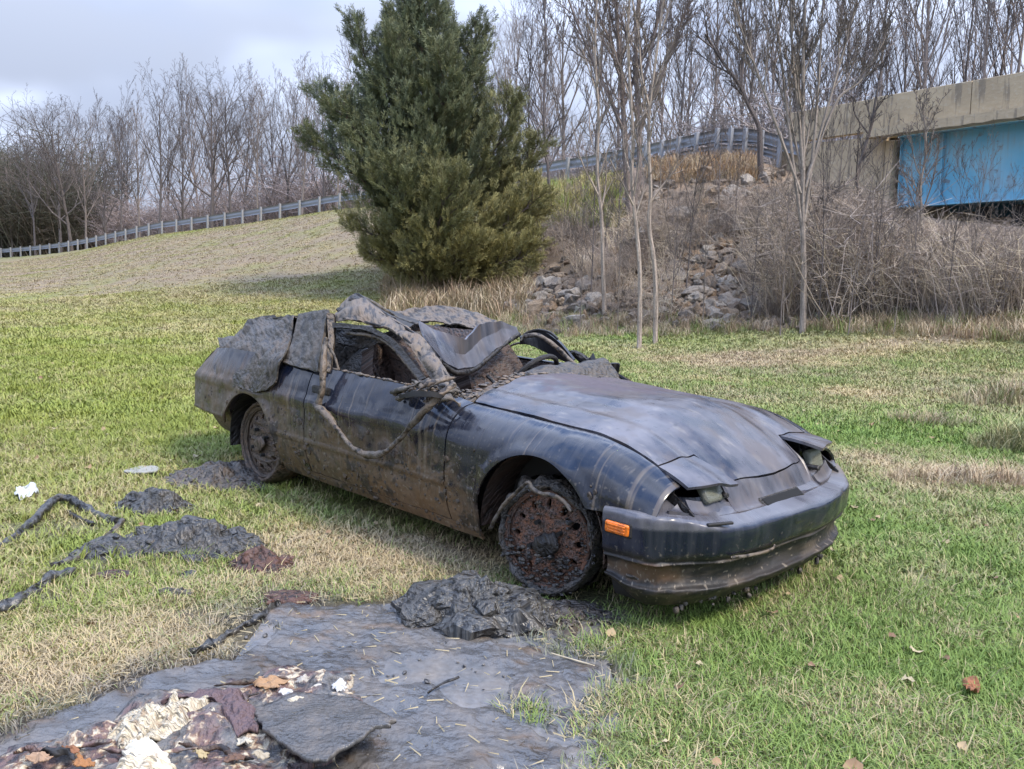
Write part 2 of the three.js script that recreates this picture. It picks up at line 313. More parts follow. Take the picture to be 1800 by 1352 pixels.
{ // the lawn, the bank and the ground behind it: one sheet, finer near the camera
  const B = new TriBuf(), NA = 300, radii = []; let r = 1.2; while (r < 420) { radii.push(r); r += Math.max(0.045, r * 0.0135); }
  const near = (x, z) => { const c = crestAt(x, z); return c; };
  for (let j = 0; j < radii.length; j++) for (let i = 0; i <= NA; i++) {
    const f = i / NA * 2 - 1, a = (Math.abs(f) * 0.5 + f * f * 0.5) * Math.sign(f) * Math.PI * 0.6, R = radii[j], x = Math.sin(a) * R, z = 0.6 - Math.cos(a) * R;
    const c = near(x, z); let y = terrain(x, z);
    if (R > 150) y = lerp(y, -6, sstep(150, 400, R));
    const mk = R < 9 ? mudMask(x, z) : -1; y += 0.008 * fbm(x * 7, z * 7, 2, 0, 81) * (R < 20 ? 1 : 0) - 0.03 * sstep(-0.02, 0.12, mk);
    const sm = smear(x, z), br = brushy(x, z, c), soil = [0.060, 0.052, 0.043], litter = [0.20, 0.145, 0.10], mm = sstep(-0.24, 0.0, mk);
    let col = turfCol(x, z, c); col = col.map((q) => q * 0.85);                       // thatch between the blades
    col = mix3(col, litter.map((q) => q * (1 + 0.4 * fbm(x * 2, z * 2, 2, 0, 91))), br);
    if (c.d < -0.6) col = mix3(col, [0.12, 0.10, 0.075], sstep(-12, -16, c.d));
    col = mix3(col, soil, Math.max(sm * 0.85, mm));
    B.v(x, y, z, x / 1.6, z / 1.6, col);
  }
  for (let j = 0; j < radii.length - 1; j++) for (let i = 0; i < NA; i++) { const k = j * (NA + 1) + i; B.q(k, k + 1, k + NA + 2, k + NA + 1); }
  const thatch = paint(1024, 1024, (u, v) => {
    const a = fbm(u * 90, v * 90, 3, 90, 3), b = fbm(u * 30, v * 14, 3, 0 || 2, 5), k = clamp(0.86 + 0.34 * a + 0.14 * fbm(u * 16, v * 16, 3, 16, 9), 0.3, 1.3);
    return { c: [k * 0.92, k * 0.9, k * 0.86], r: 0.95, b: 0.5 + 0.45 * a };
  }, { bump: true });
  kind(mesh('ground', B.geo(), mat({ vertexColors: true, roughness: 0.95, ...thatch, bumpScale: 0.012 })), 'structure');
}

// ---------------------------------------------------------------- grass
function tuft(seed, n, h, spread, w) {
  const R = rng(seed), B = new TriBuf();
  for (let k = 0; k < n; k++) {
    const a = R() * 6.283, x = (R() - 0.5) * spread, z = (R() - 0.5) * spread, H = h * (0.45 + 0.75 * R()), lean = H * (0.25 + 0.9 * R()), wx = Math.cos(a + 1.57) * w / 2, wz = Math.sin(a + 1.57) * w / 2, dx = Math.cos(a), dz = Math.sin(a);
    const p0 = B.v(x - wx, -0.01, z - wz), p1 = B.v(x + wx, -0.01, z + wz), m = 0.55, p2 = B.v(x + wx * 0.8 + dx * lean * 0.32, H * m, z + wz * 0.8 + dz * lean * 0.32), p3 = B.v(x - wx * 0.8 + dx * lean * 0.32, H * m, z - wz * 0.8 + dz * lean * 0.32), p4 = B.v(x + dx * lean, H * (1 - 0.25 * R()), z + dz * lean);
    B.q(p0, p1, p2, p3); B.t(p3, p2, p4);
  }
  return B.geo();
}
const carBox = (x, z) => { const c = toCar(V3(x, 0, z)); return c.x > -3.4 && c.x < 0.75 && Math.abs(c.z) < 0.7; };
{
  const lawn = kind(thing('grass', 'short winter lawn of mixed green and straw-coloured blades', 'grass'), 'stuff');
  const bands = [[2.0, 4.6, 2100, 0.045, 0.0034, 11], [4.6, 8.5, 1000, 0.052, 0.005, 10], [8.5, 15, 380, 0.062, 0.009, 9], [15, 27, 150, 0.05, 0.012, 10], [27, 72, 30, 0.034, 0.020, 12]];
  const R = rng(77), T = new THREE.Matrix4(), Q = new THREE.Quaternion(), Ey = new THREE.Euler(), S = new THREE.Vector3();
  bands.forEach(([r0, r1, dens, h, w, n], bi) => {
    const variants = [0, 1, 2].map((k) => tuft(bi * 10 + k, n, h, h * (bi > 2 ? 4 : 1.7), w)), M = [[], [], []], C = [[], [], []];
    const A0 = 0.70, N = Math.round(dens * (r1 * r1 - r0 * r0) * A0);
    for (let k = 0; k < N; k++) {
      const r = Math.sqrt(r0 * r0 + R() * (r1 * r1 - r0 * r0)), a = (R() * 2 - 1) * A0, x = Math.sin(a) * r, z = -Math.cos(a) * r;
      const c = crestAt(x, z);
      if (c.d < -0.4 || (carBox(x, z) && R() < 0.7)) continue;
      const br = brushy(x, z, c); if (br > 0.35 || R() < br * 2) continue;
      const mm = r < 9 ? mudMask(x, z) : -1, sm = r < 9 ? smear(x, z) : 0;
      if (mm > 0.04 + (R() - 0.66) * 0.62 || R() < sm * 0.95) continue;
      const st = straw(x, z, c), dry = R() < st * 0.85 + 0.05;
      let col = dry ? mix3(STRAW, DUST, R()) : mix3(GREEN, LIME, clamp(sstep(0.2, -3.5, x) * 0.7 + (R() - 0.5) * 0.5));
      col = mix3(col, turfCol(x, z, c), [0.22, 0.45, 0.66, 0.82, 0.92][bi]); const k2 = 0.84 + 0.32 * R(); col = col.map((q) => q * k2); if (mm > -0.36) col = mix3(col, [0.15, 0.14, 0.125], sstep(-0.36, 0.02, mm) * 0.8);
      const len = lerp(1, 0.7, st) * (0.50 + 0.55 * R()) * (1 + 0.5 * clamp(fbm(x * 1.1, z * 1.1, 2, 0, 99)));
      Ey.set((R() - 0.5) * 0.5, R() * 6.283, (R() - 0.5) * 0.5); Q.setFromEuler(Ey); S.set(1 + 0.5 * R(), len, 1 + 0.5 * R());
      T.compose(V3(x, terrain(x, z), z), Q, S); const v = (R() * 3) | 0; M[v].push(T.clone()); C[v].push(new THREE.Color().setRGB(...col));
    }
    variants.forEach((g, v) => {
      const im = new THREE.InstancedMesh(g, mat({ roughness: 0.75 }), M[v].length); im.name = 'grass_blades';
      M[v].forEach((m, i) => { im.setMatrixAt(i, m); im.setColorAt(i, C[v][i]); });
      im.castShadow = im.receiveShadow = true;
      kind(im, 'stuff'); lawn.add(im);
    });
  });
}

{ // dead leaves dropped over the lawn
  const R = rng(123), g = new THREE.CircleGeometry(0.022, 7); g.rotateX(-Math.PI / 2); { const p = g.attributes.position; for (let i = 0; i < p.count; i++) p.setY(i, 0.006 * Math.sin(i * 2.1) + p.getX(i) * p.getX(i) * 14); g.computeVertexNormals(); }
  const n = 260, im = new THREE.InstancedMesh(g, mat({ roughness: 0.8 }), n), T = new THREE.Matrix4(), Q = new THREE.Quaternion(); let k = 0;
  while (k < n) { const r = 2.4 + 11 * R(), a = (R() * 2 - 1) * 0.62, x = Math.sin(a) * r, z = -Math.cos(a) * r; if (carBox(x, z) || mudMask(x, z) > -0.1) continue; const s = 0.5 + 0.9 * R(); Q.setFromEuler(new THREE.Euler((R() - 0.5) * 0.9, R() * 6, (R() - 0.5) * 0.9)); T.compose(V3(x, terrain(x, z) + 0.03, z), Q, V3(s, s, s * (0.6 + 0.5 * R()))); im.setMatrixAt(k, T); const c = [[0.24, 0.15, 0.08], [0.30, 0.22, 0.12], [0.16, 0.09, 0.05], [0.34, 0.28, 0.17]][(R() * 4) | 0]; im.setColorAt(k, lin(...c)); k++; }
  im.name = 'leaf_litter'; scene.add(kind(tag(im, 'small brown dead leaves scattered thinly over the lawn', 'leaf litter'), 'stuff'));
}

// ================================================================ THE WRECKED CAR (own axes: x forward from the front axle, y up, z to its right side, which faces us)
const PAINT = [0.007, 0.010, 0.020], SILT = [0.120, 0.108, 0.092], BROWN = [0.085, 0.056, 0.032], CLAY = [0.15, 0.085, 0.040], DARK = [0.022, 0.018, 0.015];
// what clings to the sides, plus sky reflection painted in: X along the car, Y up
function sideSkin(X, Y) {
  const n1 = fbm(X * 3.2, Y * 3.2, 5, 0, 201), n2 = fbm(X * 13, Y * 13, 5, 0, 203), run = fbm(X * 24, Y * 1.5, 4, 0, 205), run2 = fbm(X * 60, Y * 3.5, 3, 0, 209), blot = fbm(X * 6 + 3, Y * 5, 5, 0, 207);
  const line = lerp(lerp(0.36, 0.545, sstep(-0.25, -0.85, X)), 0.70, sstep(-1.8, -2.6, X)) - 0.10 * sstep(0.1, 0.6, X) + 0.14 * sstep(-2.9, -3.4, X);
  const mud = sstep(0.15, -0.14, Y - line + 0.11 * n1 + 0.07 * run) * sstep(-0.8, -0.05, n2 * 0.6 + blot * 0.8 + 0.2 - 0.5 * sstep(0.2, 0.6, Y) * sstep(-0.9, -0.6, X));
  const cleanSkyStrip = sstep(0.60, 0.68, Y) * sstep(-0.55, -0.8, X) * sstep(-1.95, -1.8, X), fender = sstep(-0.7, -0.4, X);
  const film = clamp(0.24 + 0.38 * run + 0.50 * n1 + 0.22 * run2 + 0.25 * n2 - 0.30 * cleanSkyStrip + 0.14 * fender, 0, 1);
  let c = mix3(PAINT, mix3(SILT, [0.125, 0.138, 0.172], cleanSkyStrip * 0.8 + 0.5 * fender), clamp(film + 0.2 * cleanSkyStrip) * (0.10 + 0.26 * sstep(0.58, 0.78, Y)));  // bluish tone on door strip and upper fender imitates reflected sky
  const rustLow = sstep(0.45, 0.25, Y) * sstep(-1.6, -0.9, X) * sstep(-0.2, -0.5, X);
  let m = mix3(mix3(BROWN, CLAY, clamp(0.35 + 0.8 * blot + 0.5 * rustLow)), SILT, clamp(0.12 + 0.5 * n1 + 0.42 * sstep(-1.9, -2.8, X)) * 0.7);
  m = m.map((q) => q * clamp(0.95 + 0.4 * n2, 0.45, 1.3)); c = mix3(c, m, mud * 0.95);
  const clot = sstep(0.05, 0.4, n2 * 0.6 + blot * 0.7) * sstep(0.74, 0.42, Y) * sstep(-2.9, -2.2, X);
  c = mix3(c, [0.018, 0.015, 0.013], clot * 0.9);
  const specks = sstep(0.4, 0.75, fbm(X * 38, Y * 38, 3, 0, 211)) * sstep(0.85, 0.4, Y); c = mix3(c, [0.26, 0.225, 0.18], specks * 0.45);
  const drip = sstep(0.35, 0.7, fbm(X * 34, Y * 0.9, 3, 0, 213)) * sstep(0.9, 0.6, Y) * sstep(0.2, 0.5, Y); c = mix3(c, [0.17, 0.135, 0.10], drip * 0.45);
  return { c, r: clamp(lerp(lerp(0.08, 0.36, film), 0.55, mud) + 0.10 * n2), b: clamp(0.35 + mud * (0.25 + 0.22 * n2 + 0.1 * blot) + film * 0.03 * run2 + clot * 0.12 + drip * 0.06) };
}
function topSkin(X, Z) {
  const n1 = fbm(X * 2.2, Z * 2.2, 5, 0, 221), n2 = fbm(X * 9, Z * 9, 5, 0, 223), run = fbm(X * 3, Z * 20, 4, 0, 225), st = fbm(X * 9 + Z * 3, Z * 20, 4, 0, 229);
  const film = clamp(0.62 + 0.36 * n1 + 0.22 * n2 + 0.16 * run - 0.25 * sstep(0.2, -0.5, Z) * sstep(0.4, -0.2, X), 0.06, 1);
  let c = mix3(PAINT, [0.150, 0.143, 0.156], clamp(film + 0.45 * n1 + 0.2 * n2 - 0.06) * 0.72);
  const ex = (X + 0.42 + 0.15 * n1) / 0.40, ez = (Z + 0.24 + 0.1 * n2) / 0.46, patch = sstep(1.35, 0.4, ex * ex + ez * ez + 0.5 * n2);
  c = mix3(c, [0.062, 0.040, 0.043], patch * 0.85);
  const scum = sstep(0.2, 0.75, st * 0.7 + n2 * 0.5); c = mix3(c, [0.22, 0.205, 0.18], scum * 0.36 * (1 - patch));
  const stain = sstep(-0.05, 0.55, fbm(X * 4.5, Z * 6, 5, 0, 235) + 0.35 * sstep(0.3, -0.6, Z) + 0.15 * n2); c = mix3(c, [0.070, 0.052, 0.042], stain * 0.6);
  const drop = sstep(0.45, 0.7, fbm(X * 20, Z * 20, 3, 0, 231)); c = mix3(c, [0.04, 0.04, 0.042], drop * 0.5);
  const scratch = sstep(0.45, 0.8, fbm(X * 3 + Z * 7, Z * 50 - X * 16, 3, 0, 233)); c = mix3(c, [0.03, 0.03, 0.034], scratch * 0.5);
  return { c, r: clamp(lerp(0.20, 0.40, film) + patch * 0.22 + 0.10 * n2), b: clamp(0.4 + 0.05 * film + 0.12 * scum + 0.06 * n2 - 0.05 * drop) };
}
// the front bumper's own grime: u round the nose from the far end, Y up
function noseSkin(u, Y) {
  const X = u * 2.4, n1 = fbm(X * 3, Y * 3, 5, 0, 241), n2 = fbm(X * 14, Y * 14, 5, 0, 243), run = fbm(X * 22, Y * 2, 4, 0, 245), h = fbm(X * 5, Y * 20, 4, 0, 247), far = sstep(0.36, 0.18, u + 0.06 * n1);
  const shelf = sstep(0.455, 0.475, Y);
  let c = mix3(PAINT, mix3([0.142, 0.138, 0.152], [0.19, 0.16, 0.125], far), clamp(lerp(0.04 + 0.18 * run, 0.72 + 0.3 * n2, shelf)) * 0.75);
  c = mix3(c, [0.12, 0.097, 0.075], far * clamp(0.75 + 0.4 * n2) * (1 - 0.4 * shelf));
  const low = sstep(0.375, 0.31, Y + 0.03 * n1); c = mix3(c, mix3([0.011, 0.010, 0.009], [0.034, 0.024, 0.017], clamp(0.4 + h)), low * 0.9);
  const px = (u - 0.88) / 0.11, py = (Y - 0.275) / 0.05, rust = sstep(1.3, 0.3, px * px + py * py + 0.5 * n2); c = mix3(c, [0.085, 0.047, 0.023], rust * 0.9);
  c = mix3(c, [0.10, 0.078, 0.056], sstep(0.05, 0.5, h + 0.4 * n1) * low * 0.4);
  const blot = sstep(0.05, 0.45, n2) * sstep(0.30, 0.38, u) * sstep(0.58, 0.5, u) * sstep(0.46, 0.44, Y) * sstep(0.33, 0.38, Y); c = mix3(c, [0.012, 0.011, 0.011], blot * 0.85);
  const speck = sstep(0.42, 0.7, fbm(X * 40, Y * 40, 3, 0, 249)) * sstep(0.45, 0.3, Y); c = mix3(c, [0.26, 0.22, 0.17], speck * 0.5);
  return { c, r: clamp(lerp(0.16 + 0.1 * run, 0.6, Math.max(low, far * 0.8)) + 0.12 * shelf + 0.1 * n2), b: clamp(0.4 + 0.2 * low * n2 + 0.1 * far * n2 + 0.15 * blot) };
}
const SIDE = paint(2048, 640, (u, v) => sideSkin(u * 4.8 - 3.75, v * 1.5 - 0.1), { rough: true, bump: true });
const TOP = paint(2048, 860, (u, v) => topSkin(u * 4.8 - 3.75, v * 2 - 1), { rough: true, bump: true });
const NOSE = paint(1024, 320, (u, v) => noseSkin(u, v * 0.55 + 0.08), { rough: true, bump: true });
const noseMat = new THREE.MeshPhysicalMaterial({ side: THREE.DoubleSide, ...NOSE, roughness: 1, bumpScale: 0.012, ior: 1.5 });
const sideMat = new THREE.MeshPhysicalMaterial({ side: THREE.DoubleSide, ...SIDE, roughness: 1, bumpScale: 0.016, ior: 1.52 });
const topMat = new THREE.MeshPhysicalMaterial({ side: THREE.DoubleSide, ...TOP, roughness: 1, bumpScale: 0.005, ior: 1.5 });
const uvSide = (p) => [(p.x + 3.75) / 4.8, (p.y + 0.1) / 1.5], uvTop = (p) => [(p.x + 3.75) / 4.8, (p.z + 1) / 2];
// mud that has caked on sheets, seats and trim (uv in metres / 0.6)
const CAKE = paint(1024, 1024, (u, v) => {
  const a = fbm(u * 6, v * 6, 5, 6, 241), b = fbm(u * 24, v * 24, 4, 24, 243), w = fbm(u * 12, v * 12, 4, 12, 245), k = clamp(0.8 + 0.4 * a + 0.35 * b, 0.25, 1.5);
  let c = mix3([0.105, 0.10, 0.094], [0.080, 0.060, 0.042], clamp(0.4 + 0.7 * a)); c = c.map((q) => q * k); c = mix3(c, [0.014, 0.012, 0.011], sstep(0.12, 0.5, -b - 0.5 * w - 0.2 * a) * 0.9);
  return { c, r: 0.62 + 0.2 * b, b: clamp(0.5 + 0.3 * b + 0.2 * a) };
}, { rough: true, bump: true });
const CAKE_PALE = paint(256, 128, (u, v) => { const a = fbm(u * 4, v * 3, 5, 0, 255), k = clamp(0.72 - 0.5 * sstep(-0.1, 0.6, a), 0.15, 1); return { c: [k, k, k] }; }).map;
const cakeMat = mat({ ...CAKE, roughness: 1, bumpScale: 0.02 });
const paleCake = mat({ ...CAKE, color: lin(1.42, 1.26, 1.08), roughness: 1, bumpScale: 0.018 });
const greyCake = mat({ ...CAKE, color: lin(0.68, 0.64, 0.58), roughness: 0.8, bumpScale: 0.02 });
const brownCake = mat({ ...CAKE, color: lin(0.62, 0.42, 0.34), roughness: 1, bumpScale: 0.02 });
const darkCake = mat({ ...CAKE, color: lin(0.28, 0.27, 0.27), roughness: 0.85, bumpScale: 0.015 });
const RUST = paint(512, 512, (u, v) => {
  const a = fbm(u * 8, v * 8, 5, 8, 251), b = fbm(u * 26, v * 26, 4, 26, 253); let c = mix3([0.20, 0.085, 0.042], [0.10, 0.072, 0.06], clamp(0.5 + a)); c = mix3(c, [0.03, 0.022, 0.018], sstep(0.1, 0.6, b)); c = mix3(c, [0.20, 0.16, 0.13], sstep(0.35, 0.7, -b + 0.3 * a) * 0.7);
  return { c, r: 0.7 + 0.15 * b, b: clamp(0.5 + 0.4 * b) };
}, { rough: true, bump: true });
const rustMat = mat({ ...RUST, roughness: 1, bumpScale: 0.02 });
const rubber = mat({ color: lin(0.02, 0.018, 0.017), roughness: 0.6, bumpMap: CAKE.bumpMap, bumpScale: 0.012 });
const blackMat = mat({ color: lin(0.012, 0.011, 0.011), roughness: 0.75 });
const blackGloss = mat({ color: lin(0.012, 0.012, 0.014), roughness: 0.28, bumpMap: CAKE.bumpMap, bumpScale: 0.003 });
const rearMud = mat({ ...CAKE, color: lin(1.2, 0.95, 0.76), roughness: 0.9, bumpScale: 0.012 });
const uvM = (s = 0.6) => (p) => [(p.x + p.z * 0.7) / s, (p.y + p.z * 0.7) / s];

const car = thing('wrecked_car', 'crushed black coupe caked in mud, its roof caved in, on the lawn', 'car', CAR_POS.toArray(), CAR_YAW);

// ---- the body's shape
const frontTop = (X) => X < -0.6 ? 0.80 : X < 0.04 ? lerp(0.797, 0.772, (X + 0.6) / 0.64) : 0.772 - 0.302 * Math.pow((X - 0.04) / 0.76, 2.4);
const beltTop = (X) => X > -0.77 ? 0.842 : X > -1.7 ? 0.842 + (-0.77 - X) * 0.012 : 0.853 + 0.02 * sstep(-1.7, -2.6, X) - 0.03 * sstep(-2.9, -3.5, X);
const planX = (X) => 1 - 0.11 * Math.pow(clamp((X - 0.15) / 0.65), 2) - 0.12 * Math.pow(clamp((-2.75 - X) / 0.85), 2.2);
function topY(X) { return lerp(beltTop(X), frontTop(X), sstep(-0.82, -0.6, X)); }
function bodyZ(X, Y) {
  const w = sstep(-0.95, -0.6, X), yt = topY(X), hs = lerp(0.22, 0.175, w), ys = yt - hs;
  let z = 0.842 - 0.05 * Math.pow(clamp((0.36 - Y) / 0.2), 1.6) - 0.018 * Math.pow(clamp(Math.abs(Y - 0.5) / 0.25, 0, 1.4), 2);
  z += 0.010 * (sstep(0.60, 0.63, Y) - sstep(0.66, 0.70, Y)) * (1 - w) - 0.006 * sstep(0.415, 0.405, Y) + 0.008 * (sstep(0.40, 0.408, Y) - sstep(0.418, 0.426, Y));
  if (Y > ys) { const u = clamp((Y - ys) / hs); const belt = z - 0.05 * u * u, fend = 0.655 + (z - 0.655) * Math.sqrt(Math.max(0, 1 - u * u)); z = lerp(belt, fend, w); }
  // flared lips round the wheels
  for (const [cx, cy, r] of [[0, 0.285, 0.375], [-2.54, 0.28, 0.335]]) { const d = Math.hypot(X - cx, Y - cy) - r; if (d < 0.07) z += 0.014 * sstep(0.07, 0.005, d); }
  z *= planX(X);
  return z + 0.006 * fbm(X * 2.2, Y * 3, 3, 0, 261) + 0.0035 * fbm(X * 8, Y * 8, 2, 0, 263) - 0.02 * sstep(0.22, 0.0, Math.hypot((X + 1.05) / 1.4, Y - 0.52)) * (X < -0.6 && X > -1.85 ? 1 : 0);
}
const archY = (X, cx, cy, r, rx = r) => { const u = (X - cx) / rx; return Math.abs(u) < 1 ? cy + r * Math.sqrt(1 - u * u) : -1; };
function sidePanel(name, x0, x1, lo, hi, nu, nv, side, parent, m = sideMat, top = false) {
  const xs = typeof x0 === 'function' ? null : [x0, x1];
  return mesh(name, slab(nu, nv, (u, v) => {
    const X = lerp(xs[0], xs[1], u), a = lo(X), b = hi(X), q = top ? 1 - Math.pow(1 - v, 2) : v, Y = lerp(a, b, q), tail = X < -2.9 ? 0.20 * sstep(0.60, 0.86, Y) * (-2.9 - X) / 0.52 : 0;
    return V3(X + tail, Y, bodyZ(X, Y) * side);
  }, 0.012, uvSide, side > 0 ? 1 : -1), m, parent);
}
for (const side of [1, -1]) {
  const fArch = (X) => Math.max(archY(X, 0, 0.285, 0.375), X > 0.3 ? 0.495 : 0.225), rArch = (X) => Math.max(archY(X, -2.54, 0.28, 0.335), 0.225);
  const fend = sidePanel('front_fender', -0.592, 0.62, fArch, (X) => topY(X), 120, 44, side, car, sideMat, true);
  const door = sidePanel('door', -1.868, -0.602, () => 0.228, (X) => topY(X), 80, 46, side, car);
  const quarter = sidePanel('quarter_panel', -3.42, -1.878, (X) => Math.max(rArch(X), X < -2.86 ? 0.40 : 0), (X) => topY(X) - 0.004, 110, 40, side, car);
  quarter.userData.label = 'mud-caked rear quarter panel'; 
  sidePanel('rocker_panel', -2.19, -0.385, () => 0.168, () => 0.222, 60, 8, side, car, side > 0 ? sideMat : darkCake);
  // wheel wells and inner structure
  for (const [cx, cy, r] of [[0, 0.285, 0.37], [-2.54, 0.28, 0.33]]) {
    mesh('wheel_well', slab(24, 6, (u, v) => { const a = lerp(cx ? 0.02 : -0.12, Math.PI + (cx ? 0.2 : 0.1), u); return V3(cx + Math.cos(a) * (r + 0.012), cy + Math.sin(a) * (r + 0.012), side * lerp(0.36, 0.795, v)); }, 0.006, uvM()), side > 0 && cx === 0 ? brownCake : darkCake, car);
    mesh('wheel_well', slab(10, 8, (u, v) => V3(cx + lerp(-0.42, 0.42, u), lerp(0.24, 0.70, v), side * (0.38 + 0.02 * fbm(u * 3, v * 3, 2, 0, 5))), 0.01, uvM()), darkCake, car);
  }
  if (side > 0) {
    const handle = mesh('door_handle', new RoundedBoxGeometry(0.17, 0.045, 0.03, 3, 0.012), darkCake, door); handle.position.set(-1.72, 0.735, bodyZ(-1.72, 0.735) + 0.006);
    const mk = mesh('marker_bezel', new RoundedBoxGeometry(0.135, 0.066, 0.03, 3, 0.012), blackMat, fend); mk.position.set(0.478, 0.449, 0.828); mk.rotation.set(0, 0.06, -0.02);
  }
}
// amber side marker with its reflector ribs
{
  const am = new THREE.MeshPhysicalMaterial({ map: CAKE_PALE, color: lin(1.0, 0.235, 0.02), roughness: 0.3, clearcoat: 0.3 });
  const g = [new RoundedBoxGeometry(0.116, 0.048, 0.02, 3, 0.008)]; for (let k = 0; k < 3; k++) { const b = new RoundedBoxGeometry(0.086, 0.007, 0.006, 2, 0.002); b.translate(0, (k - 1) * 0.012, 0.0105); g.push(b); }
  const m = mesh('side_marker', mergeGeometries(g.map((q) => (q.index ? q.toNonIndexed() : q))), am, car); m.position.set(0.478, 0.449, 0.842); m.rotation.set(0, 0.06, -0.02); m.userData.label = 'orange side marker light';
}
// ---- hood
const hoodEdge = (X) => lerp(0.648, 0.628, clamp((X + 0.6) / 1.2));
function hoodY(X, Z) { const e = hoodEdge(X), u = clamp(Math.abs(Z) / e, 0, 1.2); return frontTop(Math.min(X, 0.8)) + 0.004 + 0.075 * (1 - Math.pow(u, 2.2)) * lerp(1, 0.05, sstep(0.15, 0.76, X)) - 0.012 * sstep(0.22, 0.30, Math.abs(Z)) * sstep(0.48, 0.40, Math.abs(Z)) + 0.007 * fbm(X * 2, Z * 2, 3, 0, 271) + 0.002 * fbm(X * 9, Z * 9, 2, 0, 273); }
{
  const rear = (Z) => -0.60 - 0.16 * (1 - Math.pow(Math.abs(Z) / 0.65, 2)), front = (Z) => Math.abs(Z) > 0.37 ? 0.505 : 0.505 + 0.17 * sstep(0.375, 0.34, Math.abs(Z)) * (1 - 0.22 * (Z / 0.37) * (Z / 0.37));
  mesh('hood', slab(90, 96, (u, v) => { const s = lerp(-1, 1, v), Z0 = s * 0.64, r = rear(Z0), f = front(Z0), X = lerp(r, f, u), Z = s * (hoodEdge(X) - 0.006); return V3(X, hoodY(X, Z), Z); }, 0.014, uvTop, -1), topMat, car);
  // nose panel between hood and bumper, open over the lamps, with a black box for its air slot
  const plan = (Z) => 0.40 + 0.45 * Math.pow(Math.max(0, 1 - Math.pow(Math.abs(Z) / 0.838, 2.7)), 1 / 2.7), nf = (Z) => plan(Z) - 0.088;
  const nosePiece = (z0, z1, xa, xb, nu = 14, nv = 16) => mesh('nose_panel', slab(nu, nv, (u, v) => { const Z = lerp(z0, z1, v), X = lerp(xa(Z), xb(Z), u), e = nf(Z); return V3(X, lerp(hoodY(X, Z) - 0.001, 0.490 + 0.05 * sstep(0.45, 0.8, Math.abs(Z)), sstep(e - 0.10, e, X)), Z); }, 0.012, uvTop, -1), topMat, car);
  nosePiece(-0.365, 0.365, (Z) => front(Z) + 0.003, nf, 14, 30);
  for (const s of [1, -1]) { nosePiece(s * 0.367, s * 0.60, (Z) => nf(Z) - 0.05, nf, 6, 12); nosePiece(s * 0.645, s * 0.715, (Z) => 0.625, (Z) => nf(Z) + 0.02, 14, 8); }
  const slot = mesh('air_slot_shade', new RoundedBoxGeometry(0.048, 0.044, 0.325, 3, 0.01), mat({ color: lin(0.006, 0.006, 0.006), roughness: 1 }), car); slot.position.set(0.7375, 0.4825, 0.005); slot.rotation.z = -0.62;  // solid near-black box stands for the shade inside the slot
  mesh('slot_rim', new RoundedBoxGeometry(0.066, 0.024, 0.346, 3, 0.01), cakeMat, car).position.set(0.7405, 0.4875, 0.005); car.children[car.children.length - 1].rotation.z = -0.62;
  // pop-up lamp lids, half raised, and the lamps beneath
  for (const s of [1, -1]) {
    const fall = s > 0 ? 0.26 : 0.02, hx = 0.512, lid = mesh('headlight_lid', slab(18, 18, (u, v) => {
      const Z = s * lerp(0.372, 0.628, v), d = u * lerp(0.225, 0.150, v), y0 = hoodY(hx, Z); return V3(hx + d, y0 - d * fall - 0.02 * u * u, Z);
    }, 0.014, uvTop, s > 0 ? -1 : 1), topMat, car);
    lid.userData.label = s > 0 ? 'half-raised lamp lid nearest us' : 'raised lamp lid on the far corner';
    mesh('lamp_well', slab(10, 10, (u, v) => V3(lerp(0.50, 0.74, u), 0.43 + 0.05 * Math.pow(Math.abs(u - 0.5) * 2, 3), s * lerp(0.36, 0.64, v)), 0.01, uvM()), blackMat, car);
    mesh('lamp_well', slab(8, 6, (u, v) => V3(lerp(0.50, 0.70, u), lerp(0.43, hoodY(lerp(0.50, 0.70, u), 0.63) - 0.05, v), s * 0.636), 0.008, uvM()), darkCake, car);
    const lens = mesh('headlamp', new RoundedBoxGeometry(0.04, 0.10, 0.135, 4, 0.018), new THREE.MeshPhysicalMaterial({ color: lin(0.15, 0.155, 0.12), roughness: 0.4, clearcoat: 0.4, bumpMap: CAKE.bumpMap, bumpScale: 0.01 }), car);
    lens.position.set(s > 0 ? 0.655 : 0.63, s > 0 ? 0.575 : 0.58, s * (s > 0 ? 0.455 : 0.497)); lens.rotation.set(0, 0, s > 0 ? 0.62 : 0.3); if (s > 0) lens.userData.label = 'cloudy greenish headlamp tilted back under its lid';
    mesh('lamp_bracket', tube([V3(0.55, 0.5, s * 0.41), V3(0.63, 0.555, s * 0.40), V3(0.71, 0.56, s * 0.41)], 0.012, { seg: 10, sides: 6 }), darkCake, car);
  }
  mesh('engine_bay_light_block', slab(12, 12, (u, v) => V3(lerp(-0.72, 0.72, u), 0.46, lerp(-0.60, 0.60, v)), 0.02, uvM()), blackMat, car);  // black sheets added to block light under the hood
  for (const s of [1, -1]) mesh('engine_bay_light_block', slab(12, 6, (u, v) => V3(lerp(-0.70, 0.50, u), lerp(0.2, frontTop(lerp(-0.70, 0.50, u)) - 0.06, v), s * 0.60), 0.01, uvM()), blackMat, car);
}
